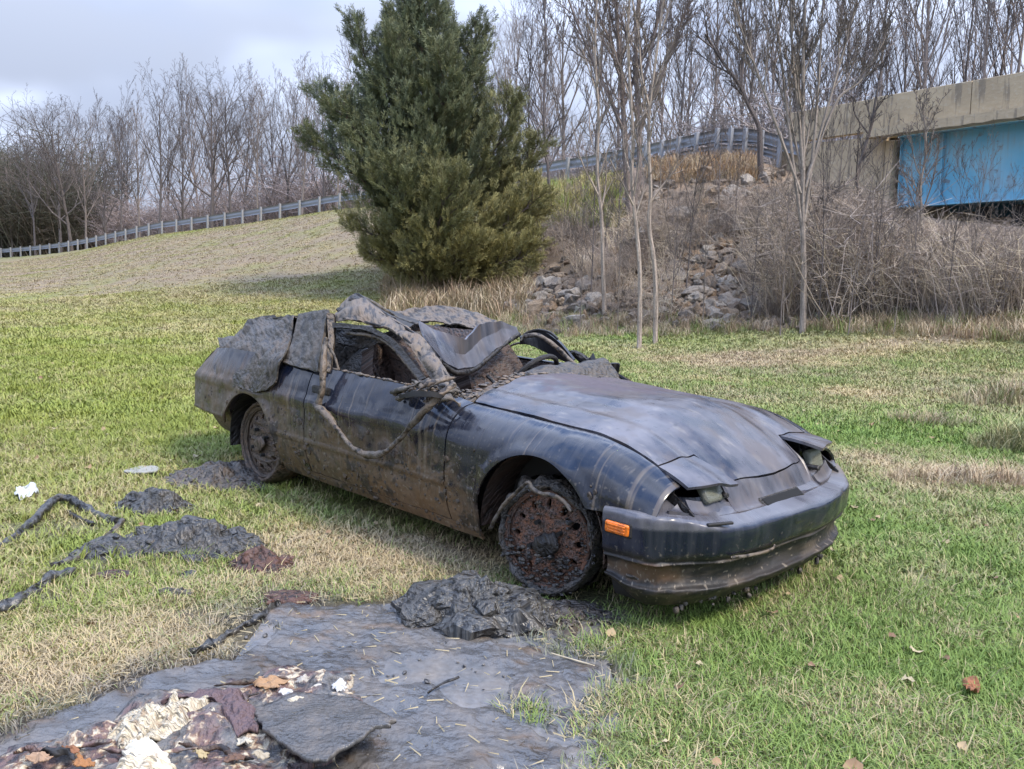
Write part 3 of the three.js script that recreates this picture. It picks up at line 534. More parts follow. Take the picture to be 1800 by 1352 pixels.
// ---- front bumper: a profile swept round the plan of the nose
const bumperPlan = (a, x0, len, w, e) => { const c = Math.cos(a), s = Math.sin(a); return [x0 + len * Math.sign(c) * Math.pow(Math.abs(c), 2 / e), w * Math.sign(s) * Math.pow(Math.abs(s), 2 / e)]; };
function sweptBumper(name, prof, x0, len, w, e, dir, m, parent, nu = 120, droop = () => 0) {
  const nv = (prof.length - 1) * 4, P = prof.map(([d, y]) => V3(d, y, 0));
  return mesh(name, slab(nu, nv, (u, v) => {
    const a = (u * 2 - 1) * Math.PI / 2, q = crV(P, v), k = 0.016 * fbm(u * 8, v * 2.5, 4, 0, 281), [X, Z] = bumperPlan(a, 0, len + q.x + k, w + q.x * 0.75 + k, e);
    return V3(x0 + dir * X, q.y + droop(dir * X, Z, q.y), Z);
  }, 0.012, m === noseMat ? (p, u) => [0.01 + 0.98 * u, (p.y - 0.08) / 0.55] : (p) => [(p.x + p.z) / 0.7, p.y / 0.7], dir), m, parent);
}
{
  const droop = (X, Z, y) => 0.07 * sstep(0.15, 0, X) * sstep(0.3, 0.1, y) + 0.05 * sstep(0.45, 0.82, Math.abs(Z)) * sstep(0.36, 0.46, y) + 0.006 * fbm(X * 4, Z * 4, 2, 0, 285);
  const bumper = sweptBumper('front_bumper', [[-0.20, 0.545], [-0.14, 0.515], [-0.098, 0.490], [-0.03, 0.474], [-0.008, 0.464], [0.003, 0.448], [0.003, 0.40], [-0.004, 0.352], [-0.020, 0.328], [-0.018, 0.314], [-0.05, 0.302], [-0.06, 0.25], [-0.052, 0.218], [-0.032, 0.207], [-0.032, 0.194], [-0.05, 0.172], [-0.10, 0.128], [-0.125, 0.112]], 0.40, 0.45, 0.838, 2.7, 1, noseMat, car, 150, droop);
  bumper.userData.label = 'black front bumper with mud along its lower lip';
  mesh('indicator_recess_shade', new RoundedBoxGeometry(0.018, 0.012, 0.12, 2, 0.005), blackMat, bumper).position.set(0.785, 0.4885, 0.575);  // black block laid on the shelf paints the dark of a recess
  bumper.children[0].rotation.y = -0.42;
  // torn lip trim and grime hanging off it
  mesh('lip_trim', tube([[1100, 1010], [1140, 1022], [1180, 1035], [1215, 1042]].map(([a, b], i) => V(a, b, [0.80, 0.735, 0.66, 0.585][i]).add(V3(0.006, 0, 0.006))), 0.008, { seg: 20, sides: 6, rough: 0.3 }), paleCake, bumper);
  mesh('lip_trim', tube([V(1285, 981, 0.815, 'x'), V(1330, 974, 0.83, 'x'), V(1356, 966, 0.84, 'x'), V(1362, 958, 0.842, 'x')], 0.007, { seg: 16, sides: 6, rough: 0.3 }), paleCake, bumper);
  const R = rng(5), clods = []; for (let k = 0; k < 34; k++) { const a = (R() * 1.7 - 0.75), [X, Z] = bumperPlan(a, 0.40, 0.36, 0.76, 2.7), g = rockGeo(300 + k, 1, 0.8); const s = 0.008 + 0.022 * R() * R(); g.scale(s, s * (1 + R()), s); clodUv(g, s); g.translate(X, 0.10 + 0.13 * R(), Z); clods.push(g); }
  kind(mesh('mud_clods', mergeGeometries(clods), cakeMat, bumper), 'stuff');
  sweptBumper('under_tray', [[-0.08, 0.30], [-0.14, 0.125], [-0.35, 0.12]], 0.40, 0.45, 0.838, 2.7, 1, blackMat, car, 40);
}
// ---- rear bumper, tail, tank
{
  const rb = sweptBumper('rear_bumper', [[-0.07, 0.665], [-0.02, 0.655], [0, 0.62], [0.012, 0.54], [0.02, 0.49], [0.012, 0.46], [0, 0.40], [-0.03, 0.33], [-0.09, 0.265], [-0.16, 0.235]], -2.90, 0.68, 0.775, 3.0, -1, rearMud, car, 100, (X, Z, y) => 0.012 * fbm(X * 3, Z * 3, 2, 0, 287));
  rb.userData.label = 'brown mud-coated rear bumper';
  mesh('tail_panel', slab(40, 14, (u, v) => { const Z = lerp(-0.70, 0.70, u), k = 1 - 0.12 * Math.pow(Math.abs(Z) / 0.7, 4); return V3(-2.9 - lerp(0.64, 0.33, v * v) * k, lerp(0.655, 0.85, v) + 0.01 * fbm(u * 6, v * 4, 2, 0, 9), Z); }, 0.012, uvM(), 1), greyCake, car);
  mesh('floor_pan_light_block', slab(60, 10, (u, v) => { const X = lerp(-3.25, 0.5, u), w = X > -0.42 || X < -2.12 ? 0.37 : 0.74; return V3(X, 0.215 + 0.02 * fbm(u * 9, v * 5, 2, 0, 3), lerp(-w, w, v)); }, 0.02, uvM()), darkCake, car);  // dark floor added to block light through the car
  mesh('firewall', slab(8, 8, (u, v) => V3(-0.70, lerp(0.2, 0.80, v), lerp(-0.68, 0.68, u)), 0.02, uvM()), darkCake, car);
}
// ---- wheels: perforated rusty discs with collapsed tyres
function wheelParts(parent, { seed, R: RR, tyreSquash, holeN, rimMat, tyreMat, shred }) {
  const sh = new THREE.Shape(); sh.absarc(0, 0, RR * 0.80, 0, Math.PI * 2);
  for (let k = 0; k < holeN; k++) { const a = k / holeN * Math.PI * 2, h = new THREE.Path(), cx = Math.cos(a) * RR * 0.63, cy = Math.sin(a) * RR * 0.63; h.absellipse(cx, cy, RR * (0.085 + 0.035 * h3(k, seed, 1)), RR * (0.06 + 0.03 * h3(k, seed, 2)), 0, Math.PI * 2, true, a + 0.5 * h3(k, seed, 3)); sh.holes.push(h); }
  const disc = new THREE.ExtrudeGeometry(sh, { depth: 0.02, bevelEnabled: true, bevelSize: 0.006, bevelThickness: 0.006, bevelSegments: 2, curveSegments: 40 });
  { const p = disc.attributes.position; for (let i = 0; i < p.count; i++) { const x = p.getX(i), y = p.getY(i), r = Math.hypot(x, y) / RR; p.setZ(i, p.getZ(i) + 0.035 * sstep(0.62, 0.25, r) - 0.02 * sstep(0.6, 0.8, r) + 0.006 * fbm(x * 18, y * 18, 3, 0, seed)); } const uv = disc.attributes.uv; for (let i = 0; i < p.count; i++) uv.setXY(i, p.getX(i) / 0.3, p.getY(i) / 0.3); disc.computeVertexNormals(); }
  const rim = mesh('rim', disc, rimMat, parent); rim.position.z = -0.02;
  mesh('rim_barrel', new THREE.LatheGeometry([[0.80, 0.018], [0.86, 0.03], [0.885, 0.035], [0.885, 0.02], [0.85, 0.005], [0.80, -0.02], [0.76, -0.08], [0.80, -0.17], [0.885, -0.18]].map(([r, z]) => new THREE.Vector2(r * RR, z)), 48).rotateX(Math.PI / 2), rimMat, parent).position.z = -0.02;
  const hub = [rockGeo(seed + 40, 3, 1, 0.9).scale(RR * 0.27, RR * 0.24, 0.022).translate(0.01, -0.012, 0.045)]; clodUv(hub[0], 0.06);
  mesh('hub_cap', mergeGeometries(hub), rimMat === rustMat ? darkCake : rimMat, parent).position.z = -0.02;
  for (let k = 0; k < 4; k++) { const a = k * Math.PI / 2 + 0.5; mesh('lug_nut', new THREE.CylinderGeometry(0.012, 0.012, 0.03, 6).rotateX(Math.PI / 2).translate(Math.cos(a) * RR * 0.33, Math.sin(a) * RR * 0.33, 0.025), darkCake, parent); }
  mesh('brake_drum', new THREE.CylinderGeometry(RR * 0.70, RR * 0.70, 0.05, 32).rotateX(Math.PI / 2).translate(0, 0, -0.09), blackMat, parent);
  const B = new TriBuf(), nu = 96, nv = 18;
  for (let i = 0; i <= nu; i++) for (let k = 0; k <= nv; k++) {
    const a = (i % nu) / nu * Math.PI * 2, b = k / nv * Math.PI * 2, low = sstep(-0.55, -1, Math.sin(a)), side = 0.052 * (1 + 0.25 * low), n = fbm3(Math.cos(a) * 5, Math.sin(a) * 5, b, 3, seed) * shred;
    let r = RR * 0.94 + Math.cos(b) * (0.024 + 0.02 * n) * (Math.cos(b) > 0 ? tyreSquash(a) : 1); let z = -0.075 + Math.sin(b) * (0.088 + side * 0.3) + 0.02 * n; r = Math.min(r, Math.max(RR * 0.86, (Math.sin(a) < -0.6 ? (RR + 0.012) / Math.abs(Math.sin(a)) : 9)));
    B.v(Math.cos(a) * r, Math.sin(a) * r, z, a * RR / 0.4, b * 0.06 / 0.4);
  }
  for (let i = 0; i < nu; i++) for (let k = 0; k < nv; k++) { const a = i * (nv + 1) + k; B.q(a, a + nv + 1, a + nv + 2, a + 1); }
  mesh('tyre', B.geo(), tyreMat, parent);
}
const paleBrown = () => mat({ ...RUST, color: lin(1.25, 1.5, 1.5), roughness: 1, bumpScale: 0.015 });
function wheel(x, y, z, turn, camber, o) { const w = new THREE.Group(); w.name = 'wheel'; w.position.set(x, y, z); w.rotation.set(camber, turn, 0, 'YXZ'); car.add(w); wheelParts(w, o); return w; }
{
  const wf = wheel(0.015, 0.272, 0.752, 0.22, -0.05, { seed: 1, R: 0.252, tyreSquash: (a) => 1 + 0.9 * Math.pow(Math.max(0, Math.cos(a - 1.9)), 3), holeN: 12, rimMat: rustMat, tyreMat: cakeMat, shred: 1.2 });
  wf.userData.label = 'rusty bare front wheel with its tyre torn off the rim';
  wf.updateMatrix(); const inv = wf.matrix.clone().invert(), inWheel = (p) => p.applyMatrix4(inv);
  mesh('tyre_bead', tube([[862, 930], [880, 895], [905, 868], [928, 848], [936, 860], [955, 868], [985, 876], [1005, 900]].map(([a, b]) => inWheel(V(a, b, 0.845))), 0.009, { seg: 50, sides: 7, rough: 0.35, freq: 40 }), paleCake, wf);
  const R = rng(8), cl = []; for (let k = 0; k < 260; k++) { const a = k % 2 ? R() * 6.283 : 3.4 + 2.4 * R(), r = 0.245 * (0.25 + 0.8 * Math.sqrt(R())), g = rockGeo(500 + k, 1, 0.6), s = 0.006 + 0.016 * R() * R(); g.scale(s, s, s); clodUv(g, s); g.translate(Math.cos(a) * r, Math.sin(a) * r, 0.012 + (r < 0.09 ? 0.05 : 0)); cl.push(g); }
  kind(mesh('mud_clods', mergeGeometries(cl), cakeMat, wf), 'stuff');
  wheel(0.0, 0.272, -0.74, Math.PI + 0.22, 0, { seed: 2, R: 0.245, tyreSquash: () => 1.2, holeN: 12, rimMat: rustMat, tyreMat: cakeMat, shred: 1 });
  const wr = wheel(-2.515, 0.292, 0.752, 0, -0.03, { seed: 3, R: 0.262, tyreSquash: () => 1.2, holeN: 12, rimMat: rearMud, tyreMat: rearMud, shred: 0.4 });
  wr.userData.label = 'rear wheel coated in brown mud';
  wheel(-2.515, 0.292, -0.742, Math.PI, 0, { seed: 4, R: 0.262, tyreSquash: () => 1.3, holeN: 12, rimMat: cakeMat, tyreMat: cakeMat, shred: 0.5 });
}

{ // mud stuck to the flank: flattened clots on the door, sill and rear quarter
  const R = rng(71), L = []; let k = 0;
  while (k < 330) {
    const X = lerp(-3.3, 0.35, R()), Y = lerp(0.19, 0.62, Math.pow(R(), 1.4)); if (Math.hypot(X, Y - 0.285) < 0.385 || Math.hypot(X + 2.54, Y - 0.28) < 0.35 || (X < -2.86 && Y < 0.5)) continue;
    if (fbm(X * 5 + 3, Y * 5, 3, 0, 73) < -0.05 && R() < 0.8) continue; k++;
    const s = 0.005 + 0.020 * R() * R() * R(), g = rockGeo(1500 + (k % 60), 1, 1, 0.8); g.scale(s * (0.8 + 0.8 * R()), s * (0.8 + R()), s * 0.35); clodUv(g, s); g.translate(X, Y, bodyZ(X, Y) + s * 0.05); L.push(g);
  }
  kind(mesh('mud_clots', mergeGeometries(L), mat({ ...CAKE, color: lin(0.9, 0.75, 0.62), roughness: 1, bumpScale: 0.012 }), car), 'stuff');
}

// ---- the crushed upper body: sheets through measured points (pixel x, pixel y, z in the car)
const VR = (rows) => rows.map((r) => r.map(([a, b, z]) => V(a, b, z)));
function sheet(name, rows, m, { nu = 40, nv = 20, th = 0.008, crumple = 0.008, freq = 6, seed = 1, s = 0.6, sign = 1, uv, linear } = {}, parent = car) {
  const R = rows[0][0].isVector3 ? rows : VR(rows), lv = (A, t) => { const n = A.length - 1, q = Math.min(n - 1, Math.floor(t * n)), k = sstep(0.08, 0.92, t * n - q); return A[q].clone().lerp(A[q + 1], lerp(t * n - q, k, 0.25)); };
  const f = linear ? (u, v) => lv(R.map((r) => lv(r, u)), v) : gridPt(R), Lu = R[0].reduce((a, p, i, A) => a + (i ? p.distanceTo(A[i - 1]) : 0), 0), Lv = R.reduce((a, r, i, A) => a + (i ? r[0].distanceTo(A[i - 1][0]) : 0), 0);
  uv = uv || ((p, u, v) => [u * Lu / s + seed * 0.37, v * Lv / s + seed * 0.53]);
  return mesh(name, slab(nu, nv, (u, v) => {
    const p = f(u, v), n = fbm3(p.x * freq, p.y * freq, p.z * freq, 3, seed), q = fbm3(p.x * freq + 7, p.y * freq * 0.7, p.z * freq, 3, seed + 50);
    const ridge = (1 - Math.abs(q)) * 1.2 - 0.6; return p.add(V3(0.3 * n, n * 0.6 + ridge * 0.7, n * 0.5 + ridge * 0.4).multiplyScalar(crumple));
  }, th, uv, sign), m, parent);
}
sheet('rear_pillar', [[[530, 557, 0.56], [555, 551, 0.58], [580, 547, 0.60]], [[518, 600, 0.67], [545, 600, 0.69], [572, 598, 0.70]], [[502, 642, 0.775], [533, 650, 0.785], [563, 655, 0.795]]], greyCake, { nu: 40, nv: 40, crumple: 0.014, th: 0.02, seed: 3, s: 1.5 });
const hatchRows = [[[386, 599, 0.50], [420, 588, 0.50], [448, 563, 0.50], [482, 559, 0.52], [518, 556, 0.56]], [[391, 625, 0.65], [425, 613, 0.68], [455, 598, 0.67], [485, 594, 0.65], [514, 588, 0.64]], [[395, 655, 0.755], [425, 648, 0.795], [455, 642, 0.80], [482, 636, 0.79], [505, 622, 0.76]], [[400, 684, 0.79], [425, 686, 0.85], [450, 692, 0.855], [468, 690, 0.855], [484, 672, 0.85]]];
sheet('hatch_skin', hatchRows, greyCake, { nu: 80, nv: 60, crumple: 0.030, freq: 6, seed: 5, th: 0.010, s: 1.5 }).userData.label = 'crumpled grey mud-coated sheet over the rear quarter';
{
  const top = VR([hatchRows[0]])[0], far = top.map((p) => V3(p.x + 0.05, p.y - 0.07, -0.52));
  sheet('hatch', [top.map((p) => p.clone().add(V3(0, -0.006, 0))), top.map((p, i) => p.clone().lerp(far[i], 0.5).add(V3(0, -0.05, 0))), far], greyCake, { nu: 40, nv: 30, crumple: 0.02, seed: 7, s: 1.5 });
  sheet('hatch_edge', [[[440, 566, 0.47], [462, 560, 0.47], [486, 557, 0.47]], [[440, 571, 0.49], [462, 565, 0.49], [486, 562, 0.49]]], blackMat, { nu: 10, nv: 4, th: 0.02, crumple: 0.003 });
}
sheet('slot_shade_trim', [[[490, 560, 0.46], [520, 556, 0.46], [560, 552, 0.46]], [[470, 660, 0.60], [510, 655, 0.62], [560, 650, 0.64]]], blackMat, { nu: 12, nv: 10, crumple: 0.01 });  // black sheet supplies the shade seen in the gap beside the pillar
sheet('slot_shade_trim', [[[498, 610, 0.70], [530, 610, 0.70], [575, 610, 0.70]], [[470, 690, 0.74], [520, 690, 0.74], [570, 690, 0.74]]], darkCake, { nu: 12, nv: 10, crumple: 0.01 });
// right roof rail folding down into the windscreen pillar
sheet('roof_rail', [
  [[598, 543, 0.53], [627, 521, 0.42], [662, 545, 0.44], [692, 564, 0.47], [722, 581, 0.50], [748, 603, 0.55], [776, 643, 0.64], [806, 690, 0.70]],
  [[590, 555, 0.60], [622, 546, 0.56], [660, 560, 0.57], [690, 575, 0.58], [718, 592, 0.60], [742, 617, 0.64], [766, 650, 0.70], [794, 690, 0.75]],
  [[588, 566, 0.62], [622, 566, 0.62], [660, 574, 0.62], [688, 584, 0.63], [710, 600, 0.64], [735, 630, 0.67], [756, 660, 0.71], [782, 698, 0.755]]], paleCake, { nu: 90, nv: 24, crumple: 0.018, freq: 11, th: 0.010, seed: 9, s: 1.3 }).userData.label = 'bent right roof rail running down to the windscreen base';
sheet('door_frame', [[[583, 569, 0.63], [620, 571, 0.63], [660, 580, 0.635], [686, 592, 0.64], [706, 610, 0.65], [730, 640, 0.68], [752, 668, 0.72]], [[583, 577, 0.64], [620, 579, 0.64], [656, 587, 0.645], [682, 600, 0.65], [700, 618, 0.66], [722, 645, 0.69], [742, 672, 0.73]]], rubber, { nu: 60, nv: 6, crumple: 0.006, th: 0.02, seed: 11 });
mesh('weather_strip', tube([[610, 586, 0.64], [650, 590, 0.645], [682, 604, 0.65], [702, 624, 0.66], [722, 648, 0.69], [742, 676, 0.735]].map((q) => V(...q)), 0.010, { seg: 40, sides: 6, rough: 0.4 }), paleCake, car);
sheet('torn_headliner', [[[592, 577, 0.50], [625, 582, 0.48], [660, 588, 0.45], [695, 596, 0.42]], [[592, 592, 0.52], [625, 598, 0.50], [655, 598, 0.47], [690, 602, 0.44]], [[596, 606, 0.55], [625, 612, 0.52], [650, 610, 0.50], [684, 606, 0.46]]], greyCake, { nu: 30, nv: 16, crumple: 0.03, freq: 8, th: 0.01, seed: 13 });
sheet('centre_pillar', [[[580, 556, 0.615], [592, 556, 0.60]], [[577, 600, 0.69], [588, 604, 0.67]], [[571, 655, 0.775], [583, 660, 0.755]]], paleCake, { nu: 8, nv: 30, crumple: 0.01, th: 0.03, seed: 15 });
// roof pressed into a V
sheet('roof_panel', [
  [[735, 566, 0.42], [760, 582, 0.32], [790, 590, 0.22], [817, 597, 0.12], [842, 569, -0.12], [880, 566, -0.36], [906, 578, -0.50]],
  [[740, 584, 0.46], [768, 610, 0.36], [796, 624, 0.24], [815, 624, 0.12], [845, 598, -0.12], [882, 578, -0.36], [908, 582, -0.50]],
  [[748, 602, 0.50], [777, 636, 0.41], [803, 652, 0.27], [830, 648, 0.08], [856, 628, -0.12], [886, 602, -0.34], [910, 586, -0.50]]], topMat, { nu: 84, nv: 30, crumple: 0.014, freq: 7, th: 0.012, seed: 17, linear: true, uv: (p) => [(p.x * 0.9 + 1.9) / 4.8, (p.z * 0.9 + 1.2) / 2] }).userData.label = 'roof panel caved into a V above the dashboard';
mesh('windscreen_header', tube([[770, 632, 0.43], [790, 650, 0.34], [805, 656, 0.26], [830, 651, 0.08], [856, 631, -0.12], [886, 605, -0.34], [912, 588, -0.50]].map((q) => V(...q)), 0.017, { seg: 50, sides: 8, rough: 0.3 }), darkCake, car);
sheet('roof_rail', [[[690, 549, -0.48], [722, 546, -0.52], [758, 540, -0.56], [800, 543, -0.56], [838, 553, -0.55], [874, 567, -0.52]], [[696, 556, -0.42], [726, 556, -0.45], [762, 554, -0.48], [803, 558, -0.47], [838, 566, -0.45], [872, 573, -0.46]], [[702, 563, -0.36], [730, 567, -0.36], [766, 568, -0.38], [804, 573, -0.36], [836, 580, -0.34], [868, 578, -0.38]]], paleCake, { nu: 80, nv: 20, crumple: 0.018, freq: 10, th: 0.010, seed: 19, s: 1.3 }).userData.label = 'far roof rail lying bent behind the caved roof';
sheet('roof_lining', [[[680, 560, -0.30], [735, 572, -0.30], [800, 580, -0.28], [850, 584, -0.24]], [[690, 580, -0.26], [740, 595, -0.22], [800, 606, -0.18], [850, 605, -0.18]]], brownCake, { nu: 30, nv: 12, crumple: 0.02, th: 0.01, seed: 21 });
sheet('roof_panel', [[[592, 547, 0.57], [608, 536, 0.50], [627, 520, 0.41], [662, 540, -0.10], [692, 551, -0.46]], [[606, 556, 0.57], [634, 544, 0.48], [662, 546, 0.40], [694, 560, 0.0], [722, 562, -0.38]], [[640, 562, 0.56], [676, 566, 0.47], [712, 578, 0.40], [730, 574, 0.05], [742, 572, -0.34]]], darkCake, { nu: 50, nv: 20, crumple: 0.012, th: 0.012, seed: 23 });
mesh('roof_seam_and_crease_shade', tube([[612, 530, 0.46], [627, 518, 0.42], [646, 531, 0.42], [668, 547, 0.42], [694, 562, 0.45]].map((q) => V(...q)), 0.012, { seg: 30, sides: 6, rough: 0.4 }), darkCake, car);
mesh('roof_seam_and_crease_shade', tube([[622, 520, 0.40], [650, 529, 0.3], [676, 545, 0.2], [700, 560, 0.1], [736, 570, 0.1]].map((q) => V(...q)), 0.014, { seg: 30, sides: 6, rough: 0.4 }), cakeMat, car);
// far side: windscreen pillar, glassless window frame, mirror
mesh('windscreen_pillar', tube([[922, 592, -0.52], [942, 589, -0.55], [962, 598, -0.57], [988, 620, -0.60], [1012, 643, -0.63], [1036, 668, -0.66]].map((q) => V(...q)), 0.0145, { seg: 40, sides: 8, rough: 0.3 }), paleCake, car).userData.label = 'thin far windscreen pillar';
sheet('window_frame', [[[913, 592, -0.60], [930, 584, -0.66], [958, 583, -0.70], [986, 601, -0.72], [1012, 632, -0.73]], [[914, 597, -0.61], [933, 596, -0.66], [960, 602, -0.70], [985, 617, -0.72], [1008, 636, -0.73]], [[915, 602, -0.62], [935, 608, -0.66], [962, 619, -0.70], [984, 630, -0.72], [1004, 638, -0.73]]], blackGloss, { nu: 40, nv: 12, crumple: 0.006, th: 0.025, seed: 25 });
mesh('weather_strip', tube([[915, 600, -0.58], [924, 586, -0.62], [945, 580, -0.66], [966, 585, -0.68], [980, 596, -0.68]].map((q) => V(...q)), 0.009, { seg: 30, sides: 6, rough: 0.3 }), rubber, car);
mesh('weather_strip', tube([[880, 632, -0.55], [886, 616, -0.58], [902, 606, -0.6], [918, 602, -0.62]].map((q) => V(...q)), 0.007, { seg: 20, sides: 6, rough: 0.3 }), paleCake, car);
sheet('door_mirror', [[[1008, 628, -0.86], [1028, 628, -0.88], [1056, 637, -0.9], [1088, 659, -0.86]], [[1022, 642, -0.84], [1040, 646, -0.88], [1060, 652, -0.88], [1080, 660, -0.84]], [[1030, 654, -0.82], [1045, 660, -0.82], [1060, 662, -0.82], [1075, 662, -0.82]]], darkCake, { nu: 24, nv: 14, crumple: 0.02, freq: 12, th: 0.07, seed: 27 });
// right mirror stub, torn trim and roots tangled at the base of the pillar
sheet('door_mirror', [[[712, 692, 0.86], [735, 692, 0.885], [758, 690, 0.88], [775, 692, 0.84]], [[716, 698, 0.86], [738, 700, 0.89], [758, 699, 0.885], [772, 698, 0.845]]], blackMat, { nu: 20, nv: 8, crumple: 0.012, freq: 12, th: 0.04, seed: 29 });
{
  const R = rng(31), q = [[[688, 690, 0.82], [715, 682, 0.86], [735, 676, 0.84], [756, 668, 0.80]], [[700, 700, 0.84], [728, 690, 0.90], [752, 676, 0.86], [778, 668, 0.80]], [[742, 690, 0.84], [765, 676, 0.86], [785, 666, 0.80], [802, 664, 0.74]], [[755, 700, 0.86], [780, 690, 0.84], [800, 686, 0.78], [818, 700, 0.72]], [[770, 712, 0.86], [784, 700, 0.87], [798, 704, 0.84], [808, 712, 0.80]], [[724, 668, 0.80], [742, 680, 0.84], [752, 694, 0.88], [748, 708, 0.89]]];
  q.forEach((p, i) => mesh('torn_trim', tube(p.map((w) => V(...w)), (t) => 0.010 + 0.007 * Math.sin(t * 9 + i), { seg: 20, sides: 6, rough: 0.7, freq: 40, seed: i }), i % 3 ? paleCake : cakeMat, car));
  const cl = []; for (let k = 0; k < 60; k++) { const t = R(), p = V(lerp(690, 815, t), lerp(690, 700, R()) - 14 * Math.sin(t * 3.1) + (R() - 0.5) * 16, 0.80 - 0.06 * t + 0.04 * R()), g = rockGeo(700 + k, 1, 0.7), s = 0.008 + 0.02 * R() * R(); g.scale(s * 1.6, s, s); clodUv(g, s); g.translate(p.x, p.y, p.z); cl.push(g); }
  kind(mesh('mud_clods', mergeGeometries(cl), paleCake, car), 'stuff');
}
// hanging seal in front of the door
mesh('hanging_seal', tube([[574, 596, 0.76], [570, 618, 0.80], [568, 650, 0.84], [566, 684, 0.86], [558, 716, 0.87]].map((q) => V(...q)), 0.017, { seg: 40, sides: 8, rough: 0.45, freq: 30 }), paleCake, car);
mesh('hanging_seal', tube([[553, 712, 0.875], [566, 722, 0.885], [584, 742, 0.895], [603, 768, 0.90], [622, 788, 0.905], [642, 799, 0.91], [664, 799, 0.91], [684, 790, 0.905], [706, 768, 0.90], [732, 737, 0.90], [758, 709, 0.885], [784, 686, 0.83], [800, 676, 0.78]].map((q) => V(...q)), (t) => 0.016 + 0.004 * Math.sin(t * 17), { seg: 90, sides: 8, rough: 0.45, freq: 30 }), paleCake, car).userData.label = 'pale loop of door seal hanging in front of the door';
mesh('hanging_seal', tube([[575, 606, 0.74], [588, 626, 0.74], [596, 652, 0.74]].map((q) => V(...q)), 0.008, { seg: 16, sides: 6, rough: 0.4 }), paleCake, car);
// belt line: grime on top of the door
{
  const R = rng(33), cl = []; for (let k = 0; k < 90; k++) { const X = lerp(-1.85, -0.72, R()), g = rockGeo(800 + k, 1, 0.6), s = 0.006 + 0.014 * R() * R(); g.scale(s * 1.8, s, s); clodUv(g, s); g.translate(X, topY(X) + 0.004, bodyZ(X, topY(X)) - 0.012 + 0.01 * R()); cl.push(g); }
  kind(mesh('mud_clods', mergeGeometries(cl), paleCake, car), 'stuff');
}
// ---- inside
sheet('door_trim', [[V3(-1.85, 0.83, 0.74), V3(-1.2, 0.83, 0.74), V3(-0.75, 0.83, 0.74)], [V3(-1.85, 0.25, 0.74), V3(-1.2, 0.25, 0.74), V3(-0.75, 0.25, 0.74)]], darkCake, { nu: 14, nv: 10, crumple: 0.015 });
sheet('door_trim', [[V3(-3.1, 0.84, -0.73), V3(-1.6, 0.83, -0.73), V3(-0.75, 0.81, -0.73)], [V3(-3.1, 0.25, -0.73), V3(-1.6, 0.25, -0.73), V3(-0.75, 0.25, -0.73)]], brownCake, { nu: 24, nv: 10, crumple: 0.03 });
sheet('rear_trim', [[V3(-2.5, 1.0, -0.66), V3(-1.95, 1.06, -0.63), V3(-1.75, 1.0, -0.6)], [V3(-2.5, 0.80, -0.70), V3(-1.95, 0.80, -0.70), V3(-1.6, 0.80, -0.70)]], darkCake, { nu: 20, nv: 10, crumple: 0.03, th: 0.02 });
sheet('rear_seat', [[V3(-2.1, 0.98, 0.55), V3(-2.12, 1.0, 0), V3(-2.1, 0.98, -0.55)], [V3(-1.98, 0.7, 0.6), V3(-2.02, 0.7, 0), V3(-1.98, 0.7, -0.6)], [V3(-1.9, 0.5, 0.62), V3(-1.85, 0.5, 0), V3(-1.9, 0.5, -0.62)], [V3(-1.55, 0.48, 0.62), V3(-1.5, 0.5, 0), V3(-1.55, 0.48, -0.62)]], cakeMat, { nu: 36, nv: 24, crumple: 0.04, freq: 5, th: 0.03, seed: 35 });
for (const s of [1, -1]) {
  sheet('seat_back', [[V3(-1.62, 0.99, s * 0.36 - 0.17), V3(-1.66, 1.02, s * 0.36), V3(-1.62, 0.99, s * 0.36 + 0.17)], [V3(-1.50, 0.80, s * 0.36 - 0.25), V3(-1.53, 0.80, s * 0.36), V3(-1.50, 0.80, s * 0.36 + 0.25)], [V3(-1.36, 0.52, s * 0.36 - 0.26), V3(-1.38, 0.50, s * 0.36), V3(-1.36, 0.52, s * 0.36 + 0.26)]], brownCake, { nu: 24, nv: 24, crumple: 0.02, th: 0.11, seed: 37 + s });
  sheet('seat_cushion', [[V3(-1.42, 0.50, s * 0.36 - 0.26), V3(-1.42, 0.48, s * 0.36), V3(-1.42, 0.50, s * 0.36 + 0.26)], [V3(-0.92, 0.52, s * 0.36 - 0.25), V3(-0.92, 0.50, s * 0.36), V3(-0.92, 0.52, s * 0.36 + 0.25)]], brownCake, { nu: 20, nv: 20, crumple: 0.03, th: 0.1, seed: 39 + s });
}
// side bolster and matting seen through the side window
sheet('matted_trim', [[[700, 604, 0.50], [716, 614, 0.52], [735, 640, 0.56], [750, 668, 0.60]], [[668, 612, 0.40], [690, 630, 0.42], [715, 655, 0.46], [735, 690, 0.5]], [[652, 640, 0.34], [668, 655, 0.36], [690, 680, 0.42], [720, 700, 0.5]]], brownCake, { nu: 30, nv: 24, crumple: 0.025, th: 0.02, seed: 43 });
sheet('matted_trim', [[[600, 612, 0.30], [630, 616, 0.30], [668, 612, 0.32]], [[596, 636, 0.42], [630, 634, 0.38], [660, 640, 0.34]], [[590, 668, 0.60], [630, 668, 0.50], [668, 670, 0.44]]], cakeMat, { nu: 30, nv: 24, crumple: 0.03, th: 0.02, seed: 45 });
const dashY = (X, Z) => 0.72 + 0.14 * Math.exp(-Math.pow((X + 0.90) / 0.16, 2)) * sstep(0.25, -0.15, Z) + 0.05 * Math.exp(-Math.pow((X + 0.85) / 0.2, 2)) + 0.02 * fbm(X * 6, Z * 6, 3, 0, 291);
mesh('dashboard', slab(40, 60, (u, v) => { const X = lerp(-1.10, -0.70, u), Z = lerp(-0.70, 0.66, v); return V3(X, dashY(X, Z) - 0.10 * sstep(-1.0, -1.1, X), Z); }, 0.03, uvM(), -1), greyCake, car);
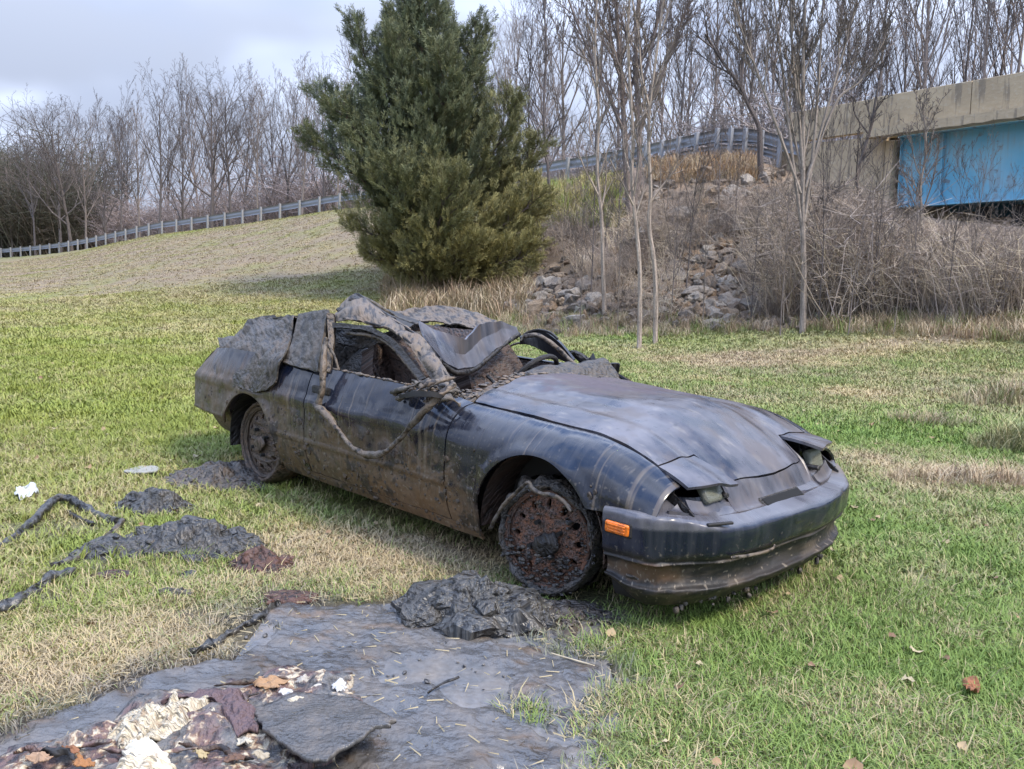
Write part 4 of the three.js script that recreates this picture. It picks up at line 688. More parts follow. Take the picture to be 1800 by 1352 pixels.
mesh('cowl_panel', slab(10, 50, (u, v) => { const Z = lerp(-0.69, 0.69, v), c = -0.16 * (1 - Math.pow(Z / 0.69, 2)); return V3(-0.605 + c - lerp(0.14, 0.004, u), hoodY(-0.60, Z * 0.92) - 0.012 - 0.02 * (1 - u) + 0.008 * fbm(u * 3, v * 22, 3, 0, 293), Z); }, 0.012, uvM(), -1), paleCake, car);
{
  const R = rng(41), cl = []; for (let k = 0; k < 90; k++) { const Z = lerp(-0.6, 0.66, R()), c = -0.16 * (1 - Math.pow(Z / 0.69, 2)), g = rockGeo(900 + k, 1, 0.6), s = 0.006 + 0.018 * R() * R(); g.scale(s * 1.5, s, s * 1.5); clodUv(g, s); g.translate(-0.62 + c - 0.13 * R(), hoodY(-0.6, Z * 0.92) - 0.005, Z); cl.push(g); }
  kind(mesh('mud_clods', mergeGeometries(cl), paleCake, car), 'stuff');
}
{
  const w = new THREE.Group(); w.name = 'steering_wheel'; const c = V(938, 664, -0.36); w.position.copy(c); car.add(w);
  w.quaternion.setFromUnitVectors(V3(0, 0, 1), V3(-0.80, 0.60, 0.05).normalize());
  mesh('rim', new THREE.TorusGeometry(0.178, 0.016, 10, 60), rubber, w);
  for (const a of [0.1, 3.05, 4.7]) mesh('spoke', tube([V3(0, 0, -0.03), V3(Math.cos(a) * 0.09, Math.sin(a) * 0.09, -0.025), V3(Math.cos(a) * 0.175, Math.sin(a) * 0.175, 0)], 0.014, { seg: 8, sides: 6, flat: 1.3 }), rubber, w);
  mesh('hub', new RoundedBoxGeometry(0.12, 0.10, 0.05, 4, 0.02).translate(0, 0, -0.03), rubber, w);
  mesh('column', tube([c.clone(), c.clone().add(V3(0.25, -0.17, 0))], 0.035, { seg: 4, sides: 10 }), darkCake, car);
}
mesh('gear_lever', tube([V(880, 688, 0.05), V(868, 672, 0.06), V(856, 660, 0.08)], 0.012, { seg: 10, sides: 6, rough: 0.3 }), darkCake, car);

for (const [q, r] of [[[[604, 560, 0.625], [650, 568, 0.62], [690, 582, 0.625], [722, 604, 0.645], [750, 640, 0.69], [776, 684, 0.755]], 0.006], [[[640, 536, 0.47], [680, 558, 0.50], [716, 578, 0.53], [744, 604, 0.58], [770, 640, 0.66], [796, 680, 0.73]], 0.007], [[[752, 606, 0.545], [770, 632, 0.60], [786, 660, 0.66], [806, 686, 0.70]], 0.009], [[[700, 570, 0.42], [724, 584, 0.46], [742, 598, 0.51], [762, 622, 0.57]], 0.010]]) mesh('roof_seam_and_crease_shade', tube(q.map((p) => V(...p)), r, { seg: 40, sides: 6, rough: 0.5, freq: 30 }), blackMat, car);  // black tubes stand for shade in the creases and gaps of the roof

// ================================================================ MUD AND DEBRIS ON THE LAWN
const WET = paint(1024, 1024, (u, v) => {
  const a = fbm(u * 5, v * 5, 5, 5, 301), b = fbm(u * 28, v * 28, 4, 28, 303), f = fbm(u * 3 + a * 0.4, v * 12 + a, 4, 0 || 1, 305); const k = 0.85 + 0.25 * a + 0.2 * b;
  return { c: mix3([0.110, 0.109, 0.107], [0.135, 0.112, 0.088], clamp(0.25 + a * 0.8)).map((q) => q * k), r: clamp(0.40 + 0.28 * a + 0.22 * b), b: clamp(0.5 + 0.32 * b + 0.2 * a) };
}, { rough: true, bump: true });
const wetMat = mat({ ...WET, vertexColors: true, roughness: 0.9, bumpScale: 0.011 });
{ // the wet mud sheet, which sinks below the turf at its ragged rim
  const B = new TriBuf(), x0 = -2.2, x1 = 1.0, z0 = -4.5, z1 = -1.9, n = 230, m = 190;
  for (let j = 0; j <= m; j++) for (let i = 0; i <= n; i++) {
    const x = lerp(x0, x1, i / n), z = lerp(z0, z1, j / m), k = mudMask(x, z) + 0.22 * fbm(x * 6.5, z * 6.5, 5, 0, 311), s = sstep(-0.04, 0.55, k);
    const pool = sstep(0.5, 0.2, Math.hypot((x + 0.16) / 0.62, (z + 3.02) / 0.44) + 0.32 * fbm(x * 3, z * 3, 2, 0, 313));
    let y = terrain(x, z) - 0.022 + 0.032 * s + (0.010 * fbm(x * 6, z * 6, 4, 0, 315) + 0.012 * Math.max(0, fbm(x * 14, z * 14, 3, 0, 317))) * s * (1 - pool)  - 0.016 * pool;
    const t1 = fbm(x * 1.7, z * 3, 4, 0, 325), t2 = fbm(x * 5 + 2, z * 8, 4, 0, 327); let q = mix3([0.92, 0.94, 1.0], [0.55, 0.52, 0.50], sstep(0.05, 0.5, t1 + 0.4 * t2)); q = mix3(q, [1.15, 0.86, 0.62], sstep(0.25, 0.6, t2) * 0.6); q = mix3([0.5, 0.47, 0.42], q, sstep(-0.02, 0.18, k)); B.v(x, y, z, x / 0.9, z / 0.9, q);
  }
  for (let j = 0; j < m; j++) for (let i = 0; i < n; i++) { const k = j * (n + 1) + i; B.q(k, k + n + 1, k + n + 2, k + 1); }
  kind(mesh('wet_mud', B.geo(), wetMat), 'structure');
}
{ // the shallow puddle standing in its middle; its shore is where the mud rises through the water
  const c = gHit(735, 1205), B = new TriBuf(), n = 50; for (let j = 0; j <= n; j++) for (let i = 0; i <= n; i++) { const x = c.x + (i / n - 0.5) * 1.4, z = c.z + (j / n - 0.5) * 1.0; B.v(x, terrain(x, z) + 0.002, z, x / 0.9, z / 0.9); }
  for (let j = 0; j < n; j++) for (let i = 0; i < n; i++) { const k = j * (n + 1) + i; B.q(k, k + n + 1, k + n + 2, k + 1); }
  kind(mesh('puddle', B.geo(), new THREE.MeshPhysicalMaterial({ map: WET.map, color: lin(1.35, 1.42, 1.55), roughness: 0.22, ior: 1.4, bumpMap: WET.bumpMap, bumpScale: 0.002 })), 'structure');  // pale bluish tint puts the sky reflection into the water colour
}
{ // crumbs and bits of straw lying in the wet mud
  const R = rng(97), L = [], S = new TriBuf(); let k = 0; while (k < 240) { const x = lerp(-2.0, 0.9, R()), z = lerp(-4.3, -2.3, R()), m = mudMask(x, z); if (m < -0.12) continue; k++; const s = 0.003 + 0.013 * R() * R() * R(), g = rockGeo(2000 + (k % 40), 1, 0.7); g.scale(s * (1 + R()), s, s); g.rotateY(R() * 6); clodUv(g, s); g.translate(x, terrain(x, z) + 0.006 + s * 0.3, z); L.push(g); }
  for (k = 0; k < 500;) { const x = lerp(-2.0, 1.0, R()), z = lerp(-4.3, -2.3, R()), m = mudMask(x, z); if (m < -0.15 || R() > 0.25 + sstep(0.3, 0, m)) continue; k++; const a = R() * 6.283, l = 0.015 + 0.045 * R(), y = terrain(x, z) + 0.012 + 0.006 * R(), dx = Math.cos(a) * l, dz = Math.sin(a) * l; const p = S.v(x, y, z), q = S.v(x + dx, y + 0.008 * R(), z + dz), r = S.v(x + dx - dz * 0.06, y + 0.004, z + dz + dx * 0.06), t = S.v(x - dz * 0.06, y + 0.003, z + dx * 0.06); S.q(p, q, r, t); }
  const t = kind(thing('mud_crumbs', 'small mud crumbs and bits of straw scattered in the wet mud', 'crumbs'), 'stuff'); kind(mesh('crumbs', mergeGeometries(L), mat({ ...CAKE, color: lin(1.25, 1.28, 1.32), roughness: 0.8, bumpScale: 0.004 }), t), 'stuff'); kind(mesh('straw_bits', S.geo(), mat({ color: lin(0.30, 0.25, 0.15) }), t), 'stuff');
}
const facet = (g) => { const q = g.toNonIndexed(); q.computeVertexNormals(); return q; };
function heap(name, label, cat, [px, py], rx, rz, h, seed, m, chunks = 40, size = 0.035, group) {
  const c = gHit(px, py), t = thing(name, label, cat, [c.x, terrain(c.x, c.z), c.z], 0, group), B = new TriBuf(), n = 46;
  for (let j = 0; j <= n; j++) for (let i = 0; i <= n; i++) {
    const u = i / n * 2 - 1, v = j / n * 2 - 1, x = u * rx * 1.15, z = v * rz * 1.15, d = Math.hypot(u, v) * 1.1 + 0.28 * fbm(x * 7 + seed, z * 7, 3, 0, seed), s = sstep(1.02, 0.1, d), q = fbm(x * 13, z * 13, 4, 0, seed + 3);
    const y = -0.04 + h * s * (0.80 + 0.30 * q) + 0.05 * sstep(1.06, 0.85, d) + 0.12 * h * s * (1 - Math.abs(fbm(x * 9, z * 9, 3, 0, seed + 9)) * 2);
    B.v(x + 0.02 * fbm(x * 20, z * 20, 2, 0, seed + 5), y, z, x / 0.5, z / 0.5);
  }
  for (let j = 0; j < n; j++) for (let i = 0; i < n; i++) { const k = j * (n + 1) + i; B.q(k, k + n + 1, k + n + 2, k + 1); }
  mesh('mound', B.geo(), m, t);
  const R = rng(seed), L = []; for (let k = 0; k < chunks; k++) { const a = R() * 6.283, r = Math.sqrt(R()), s = size * (0.2 + 0.9 * R() * R()), g = rockGeo(seed * 50 + k, 1, 0.75, 0.8); g.rotateY(R() * 6); g.rotateX(R()); g.scale(s * (1 + R()), s, s * (1 + R() * 0.6)); clodUv(g, s); g.translate(Math.cos(a) * r * rx, h * 0.95 * Math.max(0, 1 - r * 1.1) * (0.7 + 0.4 * R()) + s * 0.3, Math.sin(a) * r * rz); L.push(facet(g)); }
  kind(mesh('clods', mergeGeometries(L), m, t), 'stuff');
  return t;
}
const blueMud = mat({ ...CAKE, color: lin(0.66, 0.73, 0.80), roughness: 0.6, bumpScale: 0.03 });
const redMud = mat({ ...CAKE, color: lin(0.95, 0.52, 0.42), roughness: 0.9, bumpScale: 0.03 });
const greyMud = mat({ ...CAKE, color: lin(0.88, 0.84, 0.82), roughness: 0.7, bumpScale: 0.03 });
heap('mud_heap', 'dark blue-grey mud heap in front of the bare front wheel', 'mud heap', [835, 1085], 0.30, 0.19, 0.17, 3, blueMud, 170, 0.085);
heap('mud_heap', 'low brown-grey mud spread between the heap and front bumper', 'mud heap', [975, 1080], 0.30, 0.13, 0.045, 5, greyMud, 60, 0.03);
heap('mud_heap', 'loose grey-brown mud clods under the rear wheel', 'mud heap', [405, 845], 0.44, 0.28, 0.12, 7, greyMud, 120, 0.04);
heap('mud_heap', 'broad grey mud lump beside the bent trim strips', 'mud heap', [335, 962], 0.38, 0.25, 0.14, 9, blueMud, 70, 0.045);
heap('mud_heap', 'small dark mud lump left of the rear wheel clods', 'mud heap', [270, 896], 0.24, 0.14, 0.13, 11, blueMud, 40, 0.045);
heap('mud_heap', 'reddish-brown rusty clump on the grass left of the wet mud', 'mud heap', [458, 995], 0.16, 0.12, 0.09, 13, redMud, 40, 0.03);
heap('mud_heap', 'dark wet clump lying against the end of the trim strip', 'mud heap', [200, 972], 0.20, 0.12, 0.08, 15, blueMud, 40, 0.03);
heap('mud_heap', 'small rust-brown crumbs in front of the trim strip', 'mud heap', [205, 1012], 0.10, 0.05, 0.022, 17, redMud, 26, 0.02);
heap('mud_heap', 'tiny dark clod alone on yellow grass', 'mud heap', [325, 1014], 0.055, 0.025, 0.025, 19, blueMud, 10, 0.02);
heap('mud_heap', 'small grey smear with dark crumbs below the tiny clod', 'mud heap', [300, 1046], 0.09, 0.04, 0.02, 21, greyMud, 16, 0.02);
heap('mud_heap', 'rust-red grains at the edge of the wet mud', 'mud heap', [500, 1050], 0.14, 0.08, 0.02, 23, redMud, 40, 0.02);
function strip(name, label, cat, pts, r, m, flat = 1.5, o = {}) {
  const P = pts.map(([a, b, y = r * 0.6]) => { const g = gHit(a, b); g.y = terrain(g.x, g.z) + y; return g; }), c = P[0].clone(); c.y = 0;
  const t = thing(name, label, cat, c.toArray()); mesh('strip', tube(P.map((p) => p.clone().sub(c)), r, { seg: 70, sides: 8, flat: 1, rough: 0.55, freq: 22, ...o }), m, t); return t;
}
strip('trim_strip', 'long bent dark trim strip with a raised elbow, at the left edge', 'trim strip', [[-20, 975], [10, 958], [45, 933], [85, 905, 0.05], [105, 895, 0.06], [130, 897, 0.05], [165, 908], [205, 922]], 0.022, blueMud);
strip('trim_strip', 'straight muddy trim strip slanting to the mud lump', 'trim strip', [[92, 1000], [120, 990], [150, 975], [185, 950], [215, 925, 0.03]], 0.020, greyMud);
strip('trim_strip', 'short dark trim piece under the bent strip', 'trim strip', [[118, 905], [140, 915], [165, 925]], 0.014, darkCake);
strip('mud_strip', 'narrow blue-grey mud roll at the left edge of the photo', 'mud strip', [[-30, 1088], [20, 1070], [60, 1045], [85, 1025], [130, 1008]], 0.028, blueMud, 1, { rough: 0.9 });
strip('mud_strip', 'thin cord-like mud strip running into the wet mud', 'mud strip', [[335, 1155], [380, 1130], [420, 1108], [460, 1085], [490, 1066]], 0.017, blueMud, 1, { rough: 1.1 });
strip('twig', 'short dark twig lying on the wet mud', 'twig', [[752, 1236, 0.03], [775, 1222, 0.034], [806, 1207, 0.03]], 0.004, darkCake, 1, { seg: 20 });
strip('straw_stalk', 'pale dry stalk at the right rim of the wet mud', 'stalk', [[968, 1158, 0.02], [1000, 1168, 0.022], [1045, 1180, 0.02]], 0.003, mat({ color: lin(0.42, 0.36, 0.25) }), 1, { seg: 20 });
function plate(name, label, cat, pts, lift, m, o = {}) {      // a loose flat piece: corner pixels, lifted a little
  const P = pts.map(([a, b, y = 0]) => { const r = ray(a, b), t = (lift + y - EYE.y) / r.y, x = EYE.x + r.x * t, z = EYE.z + r.z * t; return V3(x, lift + y + terrain(x, z), z); }), c = P.reduce((s, p) => s.add(p), V3(0, 0, 0)).multiplyScalar(1 / P.length); const y0 = c.y; c.y = 0;
  const N = 72, M = 14, B = new TriBuf(), up = o.th || 0.006, bend = o.bend || 0;
  const rim = (t) => { const f = t * P.length, i = Math.floor(f) % P.length, s = f - Math.floor(f), n = P.length, g = (k) => P[(i + k + n) % n]; return o.sharp ? g(0).clone().lerp(g(1), s) : V3(cr(g(-1).x, g(0).x, g(1).x, g(2).x, s), cr(g(-1).y, g(0).y, g(1).y, g(2).y, s), cr(g(-1).z, g(0).z, g(1).z, g(2).z, s)); };
  const ctr = V3(c.x, y0, c.z), t = thing(name, label, cat, c.toArray(), 0, o.group);
  for (let s = 0; s < 2; s++) for (let j = 0; j <= M; j++) for (let i = 0; i <= N; i++) {
    const t0 = (i % N) / N, e = rim(t0), rag = (o.rag ?? 0.12) * fbm(Math.cos(t0 * 6.2832) * 3 + (o.seed || 1) * 5, Math.sin(t0 * 6.2832) * 3, 4, 0, 351), p = ctr.clone().lerp(e, (j / M) * (1 + rag)), w = (o.wave ?? 0.006) * fbm(p.x * (o.f || 9), p.z * (o.f || 9), 3, 0, o.seed || 1);
    B.v(p.x - c.x, p.y + w + bend * (1 - (j / M) ** 2) - s * up, p.z - c.z, p.x / (o.s || 0.5), p.z / (o.s || 0.5));
  }
  const S = (M + 1) * (N + 1); for (let j = 0; j < M; j++) for (let i = 0; i < N; i++) { const k = j * (N + 1) + i; B.q(k, k + 1, k + N + 2, k + N + 1); B.q(S + k, S + k + N + 1, S + k + N + 2, S + k + 1); }
  for (let i = 0; i < N; i++) { const k = M * (N + 1) + i; B.q(k, k + 1, S + k + 1, S + k); }
  mesh(o.part || 'sheet', B.geo(), m, t); return t;
}
// the soaked carpet: rusty, cream and purple-brown stains on a sodden sheet
const CARPET = paint(1024, 1024, (u, v) => {
  const a = fbm(u * 4, v * 4, 5, 4, 331), b = fbm(u * 18, v * 18, 4, 18, 333), w = fbm(u * 9 + 0.5 * a, v * 6 + a, 5, 0, 335), f = fbm(u * 34 + a * 2, v * 26, 4, 0, 337), k = 0.85 + 0.45 * b;
  let c = mix3([0.115, 0.11, 0.105], [0.115, 0.072, 0.068], sstep(-0.2, 0.4, a));
  c = mix3(c, [0.24, 0.115, 0.05], sstep(-0.05, 0.5, w + 0.3 * f) * 0.7); c = mix3(c, [0.50, 0.43, 0.31], sstep(0.12, 0.5, b * 0.35 + w * 0.75 + f * 0.35) * 0.9); c = mix3(c, [0.05, 0.04, 0.04], sstep(0.25, 0.6, -b + 0.2 * a) * 0.8);
  return { c: c.map((q) => q * k), r: clamp(0.6 + 0.25 * b), b: clamp(0.5 + 0.35 * b + 0.2 * w) };
}, { rough: true, bump: true });
const carpetMat = mat({ ...CARPET, roughness: 0.95, bumpScale: 0.03 });
const STRAWY = paint(512, 512, (u, v) => { const a = fbm(u * 10, v * 10, 4, 10, 341), b = fbm(u * 6 + v * 14, v * 30 - u * 8, 3, 0, 343); let c = mix3([0.46, 0.385, 0.265], [0.58, 0.52, 0.41], clamp(0.5 + b)); c = mix3(c, [0.22, 0.14, 0.08], sstep(0.25, 0.65, a) * 0.7); return { c, r: 0.85, b: clamp(0.5 + 0.45 * b) }; }, { rough: true, bump: true });
const carpetThing = () => scene.getObjectByName('soaked_carpet');
const foamMat = mat({ ...STRAWY, roughness: 1, bumpScale: 0.03 });
const creamMat = mat({ color: lin(0.42, 0.37, 0.28), roughness: 0.8, bumpMap: STRAWY.bumpMap, bumpScale: 0.01 }), whiteMat = mat({ map: STRAWY.map, color: lin(1.15, 1.25, 1.4), roughness: 0.7, bumpMap: STRAWY.bumpMap, bumpScale: 0.008 });
plate('soaked_carpet', 'sodden rust and cream stained carpet at the lower left', 'carpet', [[-60, 1375], [-10, 1330], [130, 1285], [260, 1225], [330, 1205], [420, 1180], [540, 1165], [620, 1185], [635, 1225], [600, 1290], [540, 1352], [300, 1420], [60, 1430]], 0.028, carpetMat, { th: 0.03, wave: 0.045, f: 6, seed: 4, bend: 0.03, s: 0.62, part: 'pile' });
plate('carpet_fold', 'purple-brown carpet fold over the cream padding', 'carpet', [[285, 1228], [350, 1208], [420, 1215], [440, 1235], [450, 1265], [425, 1290], [400, 1268], [370, 1235], [330, 1230]], 0.07, mat({ color: lin(0.10, 0.065, 0.068), roughness: 0.7, bumpMap: CARPET.bumpMap, bumpScale: 0.03 }), { th: 0.012, wave: 0.03, f: 12, seed: 6, bend: 0.03, rag: 0.25 });
plate('carpet_padding', 'cream fibrous padding pulled out of the carpet', 'padding', [[195, 1290], [215, 1262], [270, 1240], [330, 1226], [370, 1232], [392, 1255], [375, 1280], [320, 1292], [250, 1305], [205, 1318]], 0.055, foamMat, { th: 0.012, wave: 0.045, f: 15, seed: 8, bend: 0.05, s: 0.3, rag: 0.35 });
plate('foam_piece', 'rounded white foam piece below the cream padding', 'foam', [[218, 1318], [235, 1303], [262, 1304], [290, 1322], [298, 1345], [260, 1352], [228, 1345]], 0.065, whiteMat, { th: 0.010, wave: 0.03, f: 16, seed: 9, bend: 0.035, rag: 0.3 });
plate('foam_piece', 'torn off-white foam piece at the bottom edge of the photo', 'foam', [[180, 1352], [220, 1338], [300, 1345], [310, 1365], [240, 1385], [185, 1375]], 0.055, foamMat, { th: 0.010, wave: 0.035, f: 16, seed: 10, bend: 0.03, rag: 0.4 });
{
  const scraps = [[520, 1230, 22, 8, 'cream'], [556, 1251, 17, 7, 'yellow-cream'], [598, 1206, 13, 7, 'white'], [470, 1195, 30, 9, 'rust-streaked'], [530, 1192, 14, 5, 'pale'], [505, 1213, 12, 5, 'white'], [560, 1205, 9, 4, 'off-white'], [605, 1258, 12, 5, 'white'], [430, 1300, 14, 7, 'cream'], [480, 1265, 18, 9, 'yellowish'], [355, 1318, 16, 8, 'straw-coloured'], [120, 1318, 22, 8, 'rust-brown'], [70, 1330, 26, 8, 'pale rust'], [150, 1340, 20, 9, 'orange-brown'], [410, 1330, 16, 8, 'brown'], [460, 1325, 14, 6, 'beige'], [560, 1285, 12, 5, 'grey-white'], [240, 1280, 10, 4, 'ivory']];
  const cols = { cream: [0.6, 0.54, 0.42], 'yellow-cream': [0.62, 0.55, 0.33], white: [0.7, 0.69, 0.66], 'rust-streaked': [0.42, 0.25, 0.13], pale: [0.5, 0.46, 0.4], 'off-white': [0.58, 0.55, 0.5], yellowish: [0.5, 0.42, 0.26], 'straw-coloured': [0.46, 0.37, 0.2], 'rust-brown': [0.3, 0.13, 0.06], 'pale rust': [0.42, 0.27, 0.17], 'orange-brown': [0.38, 0.17, 0.06], brown: [0.16, 0.09, 0.06], beige: [0.46, 0.4, 0.3], 'grey-white': [0.48, 0.48, 0.46], ivory: [0.62, 0.57, 0.46] };
  const where = ['above the raised mat', 'on the raised mat', 'beside the puddle', 'at the back of the carpet', 'near the puddle end', 'among the pale scraps', 'left of the puddle', 'at the mat tip', 'left of the raised mat', 'at the mat fold', 'right of the foam piece', 'on the left carpet end', 'at the far left end', 'left of the foam piece', 'on the brown carpet part', 'below the mat fold', 'under the mat edge', 'on the padding'];
  scraps.forEach(([x, y, a, b, n], i) => { const R = rng(600 + i), P = []; for (let k = 0; k < 7; k++) { const t = k / 7 * 6.283, q = 0.7 + 0.5 * R(); P.push([x + Math.cos(t) * a * q, y + Math.sin(t) * b * q, 0.01 * R()]); } plate('scrap', `${n} torn scrap ${where[i]}`, 'scrap', P, 0.058 + 0.012 * R(), mat({ color: lin(...cols[n].map((q) => q * 0.68)), roughness: 0.8, bumpMap: STRAWY.bumpMap, bumpScale: 0.012 }), { th: 0.003, wave: 0.014, f: 26, seed: i, bend: 0.006, rag: 0.45 }); });
}
const plasticMat = mat({ color: lin(0.42, 0.43, 0.45), roughness: 0.45 });
const matDark = mat({ ...WET, color: lin(0.78, 0.78, 0.80), roughness: 0.9, bumpScale: 0.012 });
plate('floor_mat', 'stiff dark rubber mat with a raised curling edge by the puddle', 'floor mat', [[440, 1245], [520, 1215], [610, 1222], [655, 1240], [690, 1262, 0.05], [688, 1272, 0.05], [660, 1274, 0.05], [620, 1305, 0.05], [590, 1325, 0.045], [558, 1338, 0.04], [520, 1320, 0.035], [480, 1290, 0.03], [452, 1266, 0.01]], 0.075, matDark, { th: 0.012, wave: 0.012, f: 8, seed: 12, bend: 0.0, sharp: true });
plate('plastic_scrap', 'crumpled white plastic on the grass at the left', 'plastic', [[25, 870], [35, 857], [55, 853], [67, 858], [65, 868], [50, 874], [35, 878]], 0.03, plasticMat, { th: 0.006, wave: 0.04, f: 14, seed: 13, bend: 0.02 });
plate('flat_sheet', 'flat pale grey sheet lying in green grass', 'sheet', [[218, 828], [235, 822], [262, 819], [279, 822], [272, 829], [240, 831]], 0.035, mat({ color: lin(0.24, 0.24, 0.22), roughness: 0.8 }), { th: 0.01, wave: 0.01, f: 10, seed: 14 });
plate('dead_leaf', 'curled red-brown leaf on the grass at lower right', 'leaf', [[1693, 1192], [1710, 1190], [1724, 1205], [1712, 1220], [1698, 1210]], 0.04, mat({ color: lin(0.22, 0.09, 0.04) }), { th: 0.002, wave: 0.03, f: 20, seed: 15 });

{ // twisted rags and ravelled edges lying over the carpet
  const R = rng(131), t = carpetThing(), c = t.position, ms = [carpetMat, brownCake, foamMat, darkCake, carpetMat, mat({ color: lin(0.20, 0.10, 0.05), roughness: 0.8, bumpMap: CARPET.bumpMap, bumpScale: 0.02 })];
  for (let k = 0; k < 9; k++) { const px = lerp(-20, 600, R()), py = lerp(1342, 1352, R()) - (px > 60 ? lerp(0, 130, R()) * sstep(60, 330, px) : 0), g = gHit(px, py + 12), a = R() * 6.283, l = 0.04 + 0.12 * R(), P = []; for (let q = 0; q < 5; q++) { const f = q / 4 - 0.5; P.push(V3(g.x + Math.cos(a) * l * f * 2 + 0.02 * (R() - 0.5) - c.x, 0.052 + 0.022 * R(), g.z + Math.sin(a) * l * f * 1.2 + 0.025 * (R() - 0.5) - c.z)); } mesh('rag', tube(P, (f) => (0.004 + 0.005 * R()) * (0.4 + Math.sin(f * 3.14)), { seg: 18, sides: 7, rough: 0.6, freq: 40, seed: k }), ms[(R() * 6) | 0], t); }
}

// ================================================================ BRIDGE
const BR = V3(8.85, 0, -22.35), BU = V3(1.98, 0, 2.6).normalize(), BN = V3(-BU.z, 0, BU.x);   // along it, and towards us
const CONC = paint(1024, 512, (u, v) => {
  const a = fbm(u * 6, v * 3, 5, 0, 401), b = fbm(u * 50, v * 25, 3, 0, 403), s = fbm(u * 40, v * 1.5, 4, 0, 405); let c = mix3([0.47, 0.375, 0.245], [0.38, 0.30, 0.195], clamp(0.5 + a)); c = mix3(c, [0.14, 0.12, 0.095], sstep(0.15, 0.6, s + 0.3 * a) * 0.6); c = mix3(c, [0.46, 0.42, 0.34], sstep(0.35, 0.7, b) * 0.3);
  return { c, r: 0.9, b: clamp(0.5 + 0.3 * b + 0.1 * a) };
}, { bump: true });
const concMat = mat({ ...CONC, roughness: 0.9, bumpScale: 0.012 });
const BLUE = paint(1024, 512, (u, v) => {
  const a = fbm(u * 5, v * 4, 4, 0, 411), s = fbm(u * 50, v * 2, 4, 0, 413); let c = mix3([0.12, 0.37, 0.52], [0.20, 0.43, 0.55], clamp(0.5 + a)); c = mix3(c, [0.22, 0.27, 0.30], sstep(0.0, 0.5, s * 0.7 + a * 0.6) * 0.55); c = mix3(c, [0.16, 0.09, 0.05], sstep(0.45, 0.7, fbm(u * 14, v * 9, 4, 0, 415)) * 0.6);
  return { c, r: 0.5 + 0.1 * a, b: 0.5 };
});
const blueMat = mat({ ...BLUE, roughness: 0.55 });
{
  const t = thing('road_bridge', 'concrete road bridge with a blue steel girder at the right', 'bridge', BR.toArray()); t.rotation.y = Math.atan2(-BU.z, BU.x);      // local x along, z towards us
  const box = (name, x0, x1, y0, y1, z0, z1, m, p = t, nx = 1) => {
    const g = new RoundedBoxGeometry(x1 - x0, y1 - y0, z1 - z0, 2, 0.012).translate((x0 + x1) / 2, (y0 + y1) / 2, (z0 + z1) / 2), q = g.attributes.position, uv = g.attributes.uv; for (let i = 0; i < q.count; i++) uv.setXY(i, (q.getX(i) + q.getZ(i)) / 5 + 0.37 * x0, q.getY(i) / 2.5);
    return mesh(name, g, m, p);
  };
  const grade = 0.032, tilt = new THREE.Group(); tilt.name = 'deck'; tilt.position.y = 5.76; tilt.rotation.z = grade; t.add(tilt);
  for (let k = 0; k < 7; k++) box('parapet', -0.35 + k * 2.42, -0.35 + k * 2.42 + 2.405, -0.80, 0, -0.22, 0, concMat, tilt);
  box('parapet', -2.75, -0.365, -0.80, -0.02, -0.24, -0.03, concMat, tilt);
  // overhang with a ragged lower edge
  { const g = slab(160, 3, (u, v) => V3(lerp(-0.35, 16.6, u), lerp(-0.802, -1.0 - 0.03 * fbm(u * 40, 0, 3, 0, 5), v), 0.02), 0.3, (p) => [p.x / 5, p.y / 2.5], 1); mesh('deck_edge', g, concMat, tilt); }
  box('deck_slab', -0.35, 16.6, -0.98, -0.82, -9, -0.3, concMat, tilt);
  // girder: web, flanges, stiffeners
  box('girder_web', 0.25, 16.6, -2.66, -1.0, -0.36, -0.32, blueMat, tilt);
  box('girder_flange', 0.25, 16.6, -2.70, -2.66, -0.54, -0.16, blueMat, tilt); box('girder_flange', 0.25, 16.6, -1.02, -0.985, -0.54, -0.18, blueMat, tilt);
  for (const x of [0.32, 1.35]) box('stiffener', x, x + 0.03, -2.655, -1.03, -0.318, -0.20, blueMat, tilt);
  for (let k = 1; k < 4; k++) { box('girder_web', 0.25, 16.6, -2.66, -1.0, -0.62 - k * 2.3, -0.58 - k * 2.3, blueMat, tilt); }
  // abutment, wing wall and bearings
  const A = (name, x0, x1, y0, y1, z0, z1, m = concMat) => box(name, x0, x1, y0, y1, z0, z1, m, t);
  A('wing_wall', -3.0, 0.02, 1.2, 4.82, -0.55, -0.10); A('abutment', 0.022, 0.24, 1.4, 4.7, -9, -0.12); A('abutment_seat', 0.242, 1.0, 0.6, 2.78, -9, -0.25);
  for (const x of [2.2, 3.0]) { A('bearing', x, x + 0.24, 2.55, 3.04 + x * grade - 0.04, -0.75, -0.45, blackMat); }
  A('pier_cap', 1.9, 3.6, 2.25, 2.55, -9, -0.3, darkCake);
}
